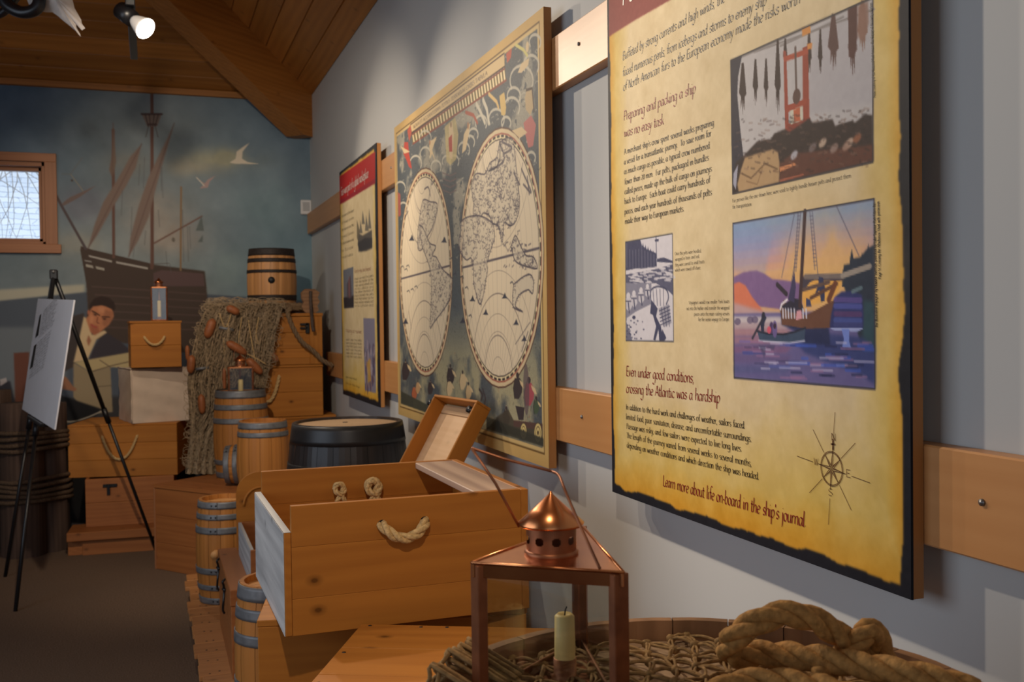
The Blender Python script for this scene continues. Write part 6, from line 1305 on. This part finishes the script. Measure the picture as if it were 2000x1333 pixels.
# small crate on the bale
ps = atz(256, 719, 1.215); pe = atz(355, 720, 1.215)
t = thing('small_crate', 'small square pine crate with a short rope handle on top of the canvas bale', 'crate', (float(ps[0]), float(ps[1])+.01, 1.213), math.radians(4), 'crates in the left-hand back stack')
ws = float(aty(355, 700, ps[1])[0]-ps[0]); mb = MB(); crate_body(mb, ws, .30, .30, .016, 2); mb.box(-.006, ws+.006, -.004, .302, .30, .314); mb.build('body', M['pine'], t)
rope_handle(t, .0085, .064, .052, ((ws*.47, 0, .205), (1, 0, 0), (0, -1, 0)), 'rope')
q = atz(322, 622, 1.527)
copperlantern('copper_lantern', 'tall narrow copper lantern on the small square crate in front of the painted hull', [(-.056, -.035), (.052, -.042), (.0, .06)], 0, .232, (float(q[0]), float(ps[1])+.15, 1.528), chim=.05, candle=(.0125, .14), post=.009)

# ================================================================ BUNDLE OF PILINGS
gp = 'pilings lashed together by the back wall'
for i, (px, D, r, h) in enumerate(((-28, 6.85, .155, 1.07), (44, 6.62, .13, 1.0), (93, 6.78, .120, .985))):
    c = atd(px, 800, D); mb = MB(); n = 22; V = []; G = []; r_ = np.random.RandomState(i+20); bump_ = 1+.05*r_.randn(n)
    for k_, z in enumerate(np.linspace(0, h, 9)):
        for k in range(n): a = 2*PI*k/n; rr = r*bump_[k]*(1.06-.08*z/h); V.append((rr*math.cos(a), rr*math.sin(a), z)); G.append((z+i, a*.12, rr))
    F = [(a*n+k, a*n+(k+1) % n, (a+1)*n+(k+1) % n, (a+1)*n+k) for a in range(8) for k in range(n)]+[tuple(8*n+k for k in range(n))]
    mb.add(V, F, G, .9, smooth=True); o = mb.build('piling', M['log']); o.location = (c[0], c[1], 0)
    tag(o, ('thick dark piling at the left edge of the picture, part of the lashed bundle', 'dark piling in front in the lashed bundle, behind the easel legs', 'dark piling nearest the back crates in the lashed bundle')[i], 'piling', gp)
cs = [atd(-28, 800, 6.85), atd(44, 800, 6.62), atd(93, 800, 6.78)]; cm = sum(cs)/3
for gi, (zs, lab) in enumerate((((.70, .735, .77, .805), 'upper turns of dark rope around the piling bundle'), ((.36, .395, .43, .465, .50), 'lower turns of dark rope around the piling bundle'))):
    mb = MB()
    hull = []
    for a in np.linspace(0, 2*PI, 40, endpoint=False):
        d = np.array([math.cos(a), math.sin(a)]); best = max((((c[:2]-cm[:2])@d)+r) for c, r in zip(cs, (.172, .147, .137))); hull.append((a, best))
    # support function -> points of the taut loop
    for z in zs:
        P = []
        for k, (a, hgt) in enumerate(hull):
            dh = (hull[(k+1) % 40][1]-hull[k-1][1])/(2*2*PI/40); P.append((cm[0]+hgt*math.cos(a)-dh*math.sin(a), cm[1]+hgt*math.sin(a)+dh*math.cos(a), z+.008*math.sin(a*2+z*30)))
        mb.tube(P, .0145, 8, closed=True)
    tag(mb.build('lashing_rope', M['lashing']), lab, 'rope')

# ================================================================ EASEL AND SIGN
TL_, TR_, BR__, BL_ = [np.array(q) for q in ((-.638, 6.602, 1.665), (-.371, 5.543, 1.631), (-.487, 5.698, .965), (-.754, 6.756, .998))]
apex = atd(105, 535, 6.12); f1 = atz(30, 1195, .0); f2 = atz(3, 1100, .0); f2 = np.array([-.86, 6.70, 0]); f3 = atz(305, 1076, .0)
t = thing('display_easel', 'black tripod easel holding the white text sign on the carpet', 'easel', (float((f1+f2+f3)[0]/3), float((f1+f2+f3)[1]/3), 0))
for f in (f1, f2, f3):
    mb = MB(); d = f-apex; kmid = apex+d*.50; mb.tube([apex, kmid], .0135, 8); mb.tube([kmid-d*.03, f], .0105, 8); mb.tube([kmid-d*.035, kmid+d*.015], .018, 8); attach(mb.build('leg', M['iron']), t)
mb = MB(); mb.frame(apex+np.array([0, 0, -.005]), (1, 0, 0), (0, 1, 0), (0, 0, 1), .045, .05, .06, b=.006); attach(mb.build('top_bracket', M['iron']), t)
mb = MB(); mb.lathe([(.0001, .0), (.009, .0), (.009, .006), (.0001, .008)], 12); o = mb.build('screw', M['screw'], t); o.location = Vector(tuple(apex+np.array([.0, -.028, .01])))-t.location; o.rotation_euler = (PI/2, 0, 0)
led = (BL_+BR__)/2; du = (TR_-TL_)/np.linalg.norm(TR_-TL_); nn = np.cross(du, BL_-TL_); nn /= np.linalg.norm(nn); nn = nn if nn@(-TL_) > 0 else -nn
dwn = (BL_-TL_)/np.linalg.norm(BL_-TL_)
mb = MB(); mb.frame(led+dwn*.014-nn*.003, du, nn, dwn, .46, .04, .018, b=.003); attach(mb.build('ledge', M['iron']), t)
t = thing('text_sign', 'white foam sign with two dark photos and columns of text, propped on the black easel', 'sign', tuple((BL_+BR__)/2))
mb = MB(); wS, hS = np.linalg.norm(TR_-TL_), np.linalg.norm(BL_-TL_); mb.frame((TL_+TR_+BL_+BR__)/4-nn*.004, du, nn, dwn, wS, .008, hS, b=.001); attach(mb.build('card', M['paper']), t)
def onS(px, py):   # point on the sign seen at a pixel
    d = ray(px, py); k = ((TL_-ORG)@nn)/(d@nn); p = ORG+d*k-TL_; return (float(p@du), float(-(p@dwn)))
plS = lambda u, v: tuple(TL_+du*u-dwn*v+nn*.0012)
mb = MB(); S1 = cropmap(0, 560, 4.445); SS = dict(nib=.8, ang=10, thin=.4, asc=.7)
TXT = ('voyageurs carried the packs', 'over long portages, and the', 'canoes moved furs across', 'the lakes to the ships', 'on the open water where', 'crews loaded them below', 'and set their sails')
for i in range(11):
    a, b_ = S1(372-i*3.2, 322+i*23), S1(484-(i % 3)*10-i*3, 328+i*24.5); write(mb, TXT[i % 7], onS(*a), onS(*b_), .0075, plS, **SS)
attach(mb.build('paragraph_lettering', M['ink']), t); mb = MB()
for i in range(13):
    a, b_ = S1(332-i*5.2, 600+i*24), S1(432-i*4.4, 624+i*26); write(mb, TXT[(i+3) % 7], onS(*a), onS(*b_), .0075, plS, **SS)
attach(mb.build('paragraph_lettering', M['ink']), t)
for q in ([(345, 312), (358, 315), (338, 512), (314, 508)], [(306, 582), (326, 586), (298, 796), (276, 788)]):
    mb = MB(); mb.add([plS(*onS(*S1(*p))) for p in q], [(0, 1, 2, 3)]); attach(mb.build('printed_photo', M['ink']), t)

# ================================================================ OVERHEAD: track, lamp, hanging hide
def trk(z_at): pass
pe_ = atd(262, 117, 5.75); TRX = float(pe_[0]); TZ = float(pe_[2])
t = thing('light_track', 'black ceiling light track running along the room overhead', 'light track', (TRX, 3.0, TZ))
mb = MB(); mb.box(-.019, .019, -3.0, float(pe_[1])-3.0, 0, .045, b=.003); mb.build('rail', M['iron'], t)
for y in (-1.5, .6, 2.2):
    mb = MB(); x = TRX; zc = ZT+SL*(XW-TRX)+.05; mb.tube([(0, y, .045), (0, y, zc-TZ-.04)], .006, 8); mb.build('suspension_rod', M['iron'], t)
def spot_lamp(label, y, aim, vis=False):
    b0 = np.array([TRX, y, TZ]); t = thing('track_lamp', label, 'lamp', (TRX, y, TZ), 0, 'lamps on the ceiling track')
    mb = MB(); mb.box(-.022, .022, -.05, .05, -.035, -.001, b=.004); mb.build('adapter', M['iron'], t)
    a = np.array(aim)-b0; a /= np.linalg.norm(a); pivot = np.array([-.010, 0, -.070]); mb = MB(); mb.tube([(0, 0, -.03), tuple(pivot)], .013, 10)
    s0 = pivot-a*.055; s1 = pivot+a*.03; mb.tube([s0, s1], .040, 20, smooth=True); mb.build('socket_housing', M['iron'], t)
    mb = MB(); ts = np.linspace(0, 1, 8); mb.tube([s1+a*(.01+.085*q) for q in ts], [.022+.030*q**.8 for q in ts], 28); mb.build('bulb_neck', M['white'], t)
    mb = MB(); fc = s1+a*.0955; mb.tube([fc, fc+a*.004, fc+a*.007], [.050, .046, .03], 28); mb.build('bulb_face', M['bulb'], t)
    return t
LY = 5.05; spot_lamp('lit flood lamp on the black track, its bulb glowing white', LY, tuple(np.array([TRX, LY, TZ])+AX_R*.76-AX_U*.58-AX_F*.30))
# ragged white hide with dark strap, top left
K8 = cropmap(0, 0, 6.25); hd = lambda px, py, D=4.6: atd(*K8(px, py), D)
out = [(290, -160), (330, 0), (370, 100), (430, 85), (480, 130), (560, 150), (640, 150), (700, 190), (780, 260), (870, 330), (930, 385), (985, 450), (975, 410), (935, 345), (925, 290), (960, 330), (1000, 370), (1040, 345), (1000, 290), (990, 240), (950, 170), (910, 100), (880, -20), (840, -200), (600, -260)]
c = hd(640, 60); t = thing('hanging_hide', 'ragged white animal hide hanging high in the upper left corner', 'hide', tuple(hd(640, -150)))
mb = MB(); nI, nJ = 0, 0
P0 = [hd(*q) for q in out]; cen = hd(700, -20); V = []; F = []; n = len(P0)
rings = [1.0, .85, .6, .3]
for side in (1, -1):
    base_i = len(V)
    for ri, s_ in enumerate(rings):
        for k, p in enumerate(P0): q = cen+(p-cen)*s_; bulge = .035*(1-s_**2)+.006*math.sin(k*2.3)*(1-s_); V.append(q-AX_F*bulge*side+AX_F*.004*side*-1*(s_ < 1))
    V.append(cen-AX_F*.04*side); ci = len(V)-1
    for ri in range(3):
        for k in range(n): a, b_ = base_i+ri*n+k, base_i+ri*n+(k+1) % n; F.append((a, b_, b_+n, a+n))
    for k in range(n): F.append((base_i+3*n+k, base_i+3*n+(k+1) % n, ci))
mb.add(V, F, smooth=True); attach(mb.build('white_hide', M['hide'], fix=True), t)
mb = MB(); P = [hd(*q, 4.55) for q in ((20, -60), (70, 40), (160, 110), (270, 150), (380, 140), (450, 95), (480, 20), (480, -80))]; mb.tube(resample(P, .01), .028, 10); P = [hd(*q, 4.62) for q in ((-60, 190), (20, 160), (80, 110), (130, 60), (200, -40))]; mb.tube(resample(P, .01), .02, 8); mb.tube([hd(430, 130, 4.55), hd(425, 190, 4.55)], .003, 6)
o = attach(mb.build('dark_strap', M['iron']), t)
mb = MB(); pt = hd(560, -200); mb.tube([pt, (pt[0], pt[1], ZT+SL*min(XW-pt[0], YB-pt[1])+.0)], .004, 6); attach(mb.build('hanging_cord', M['rope']), t)
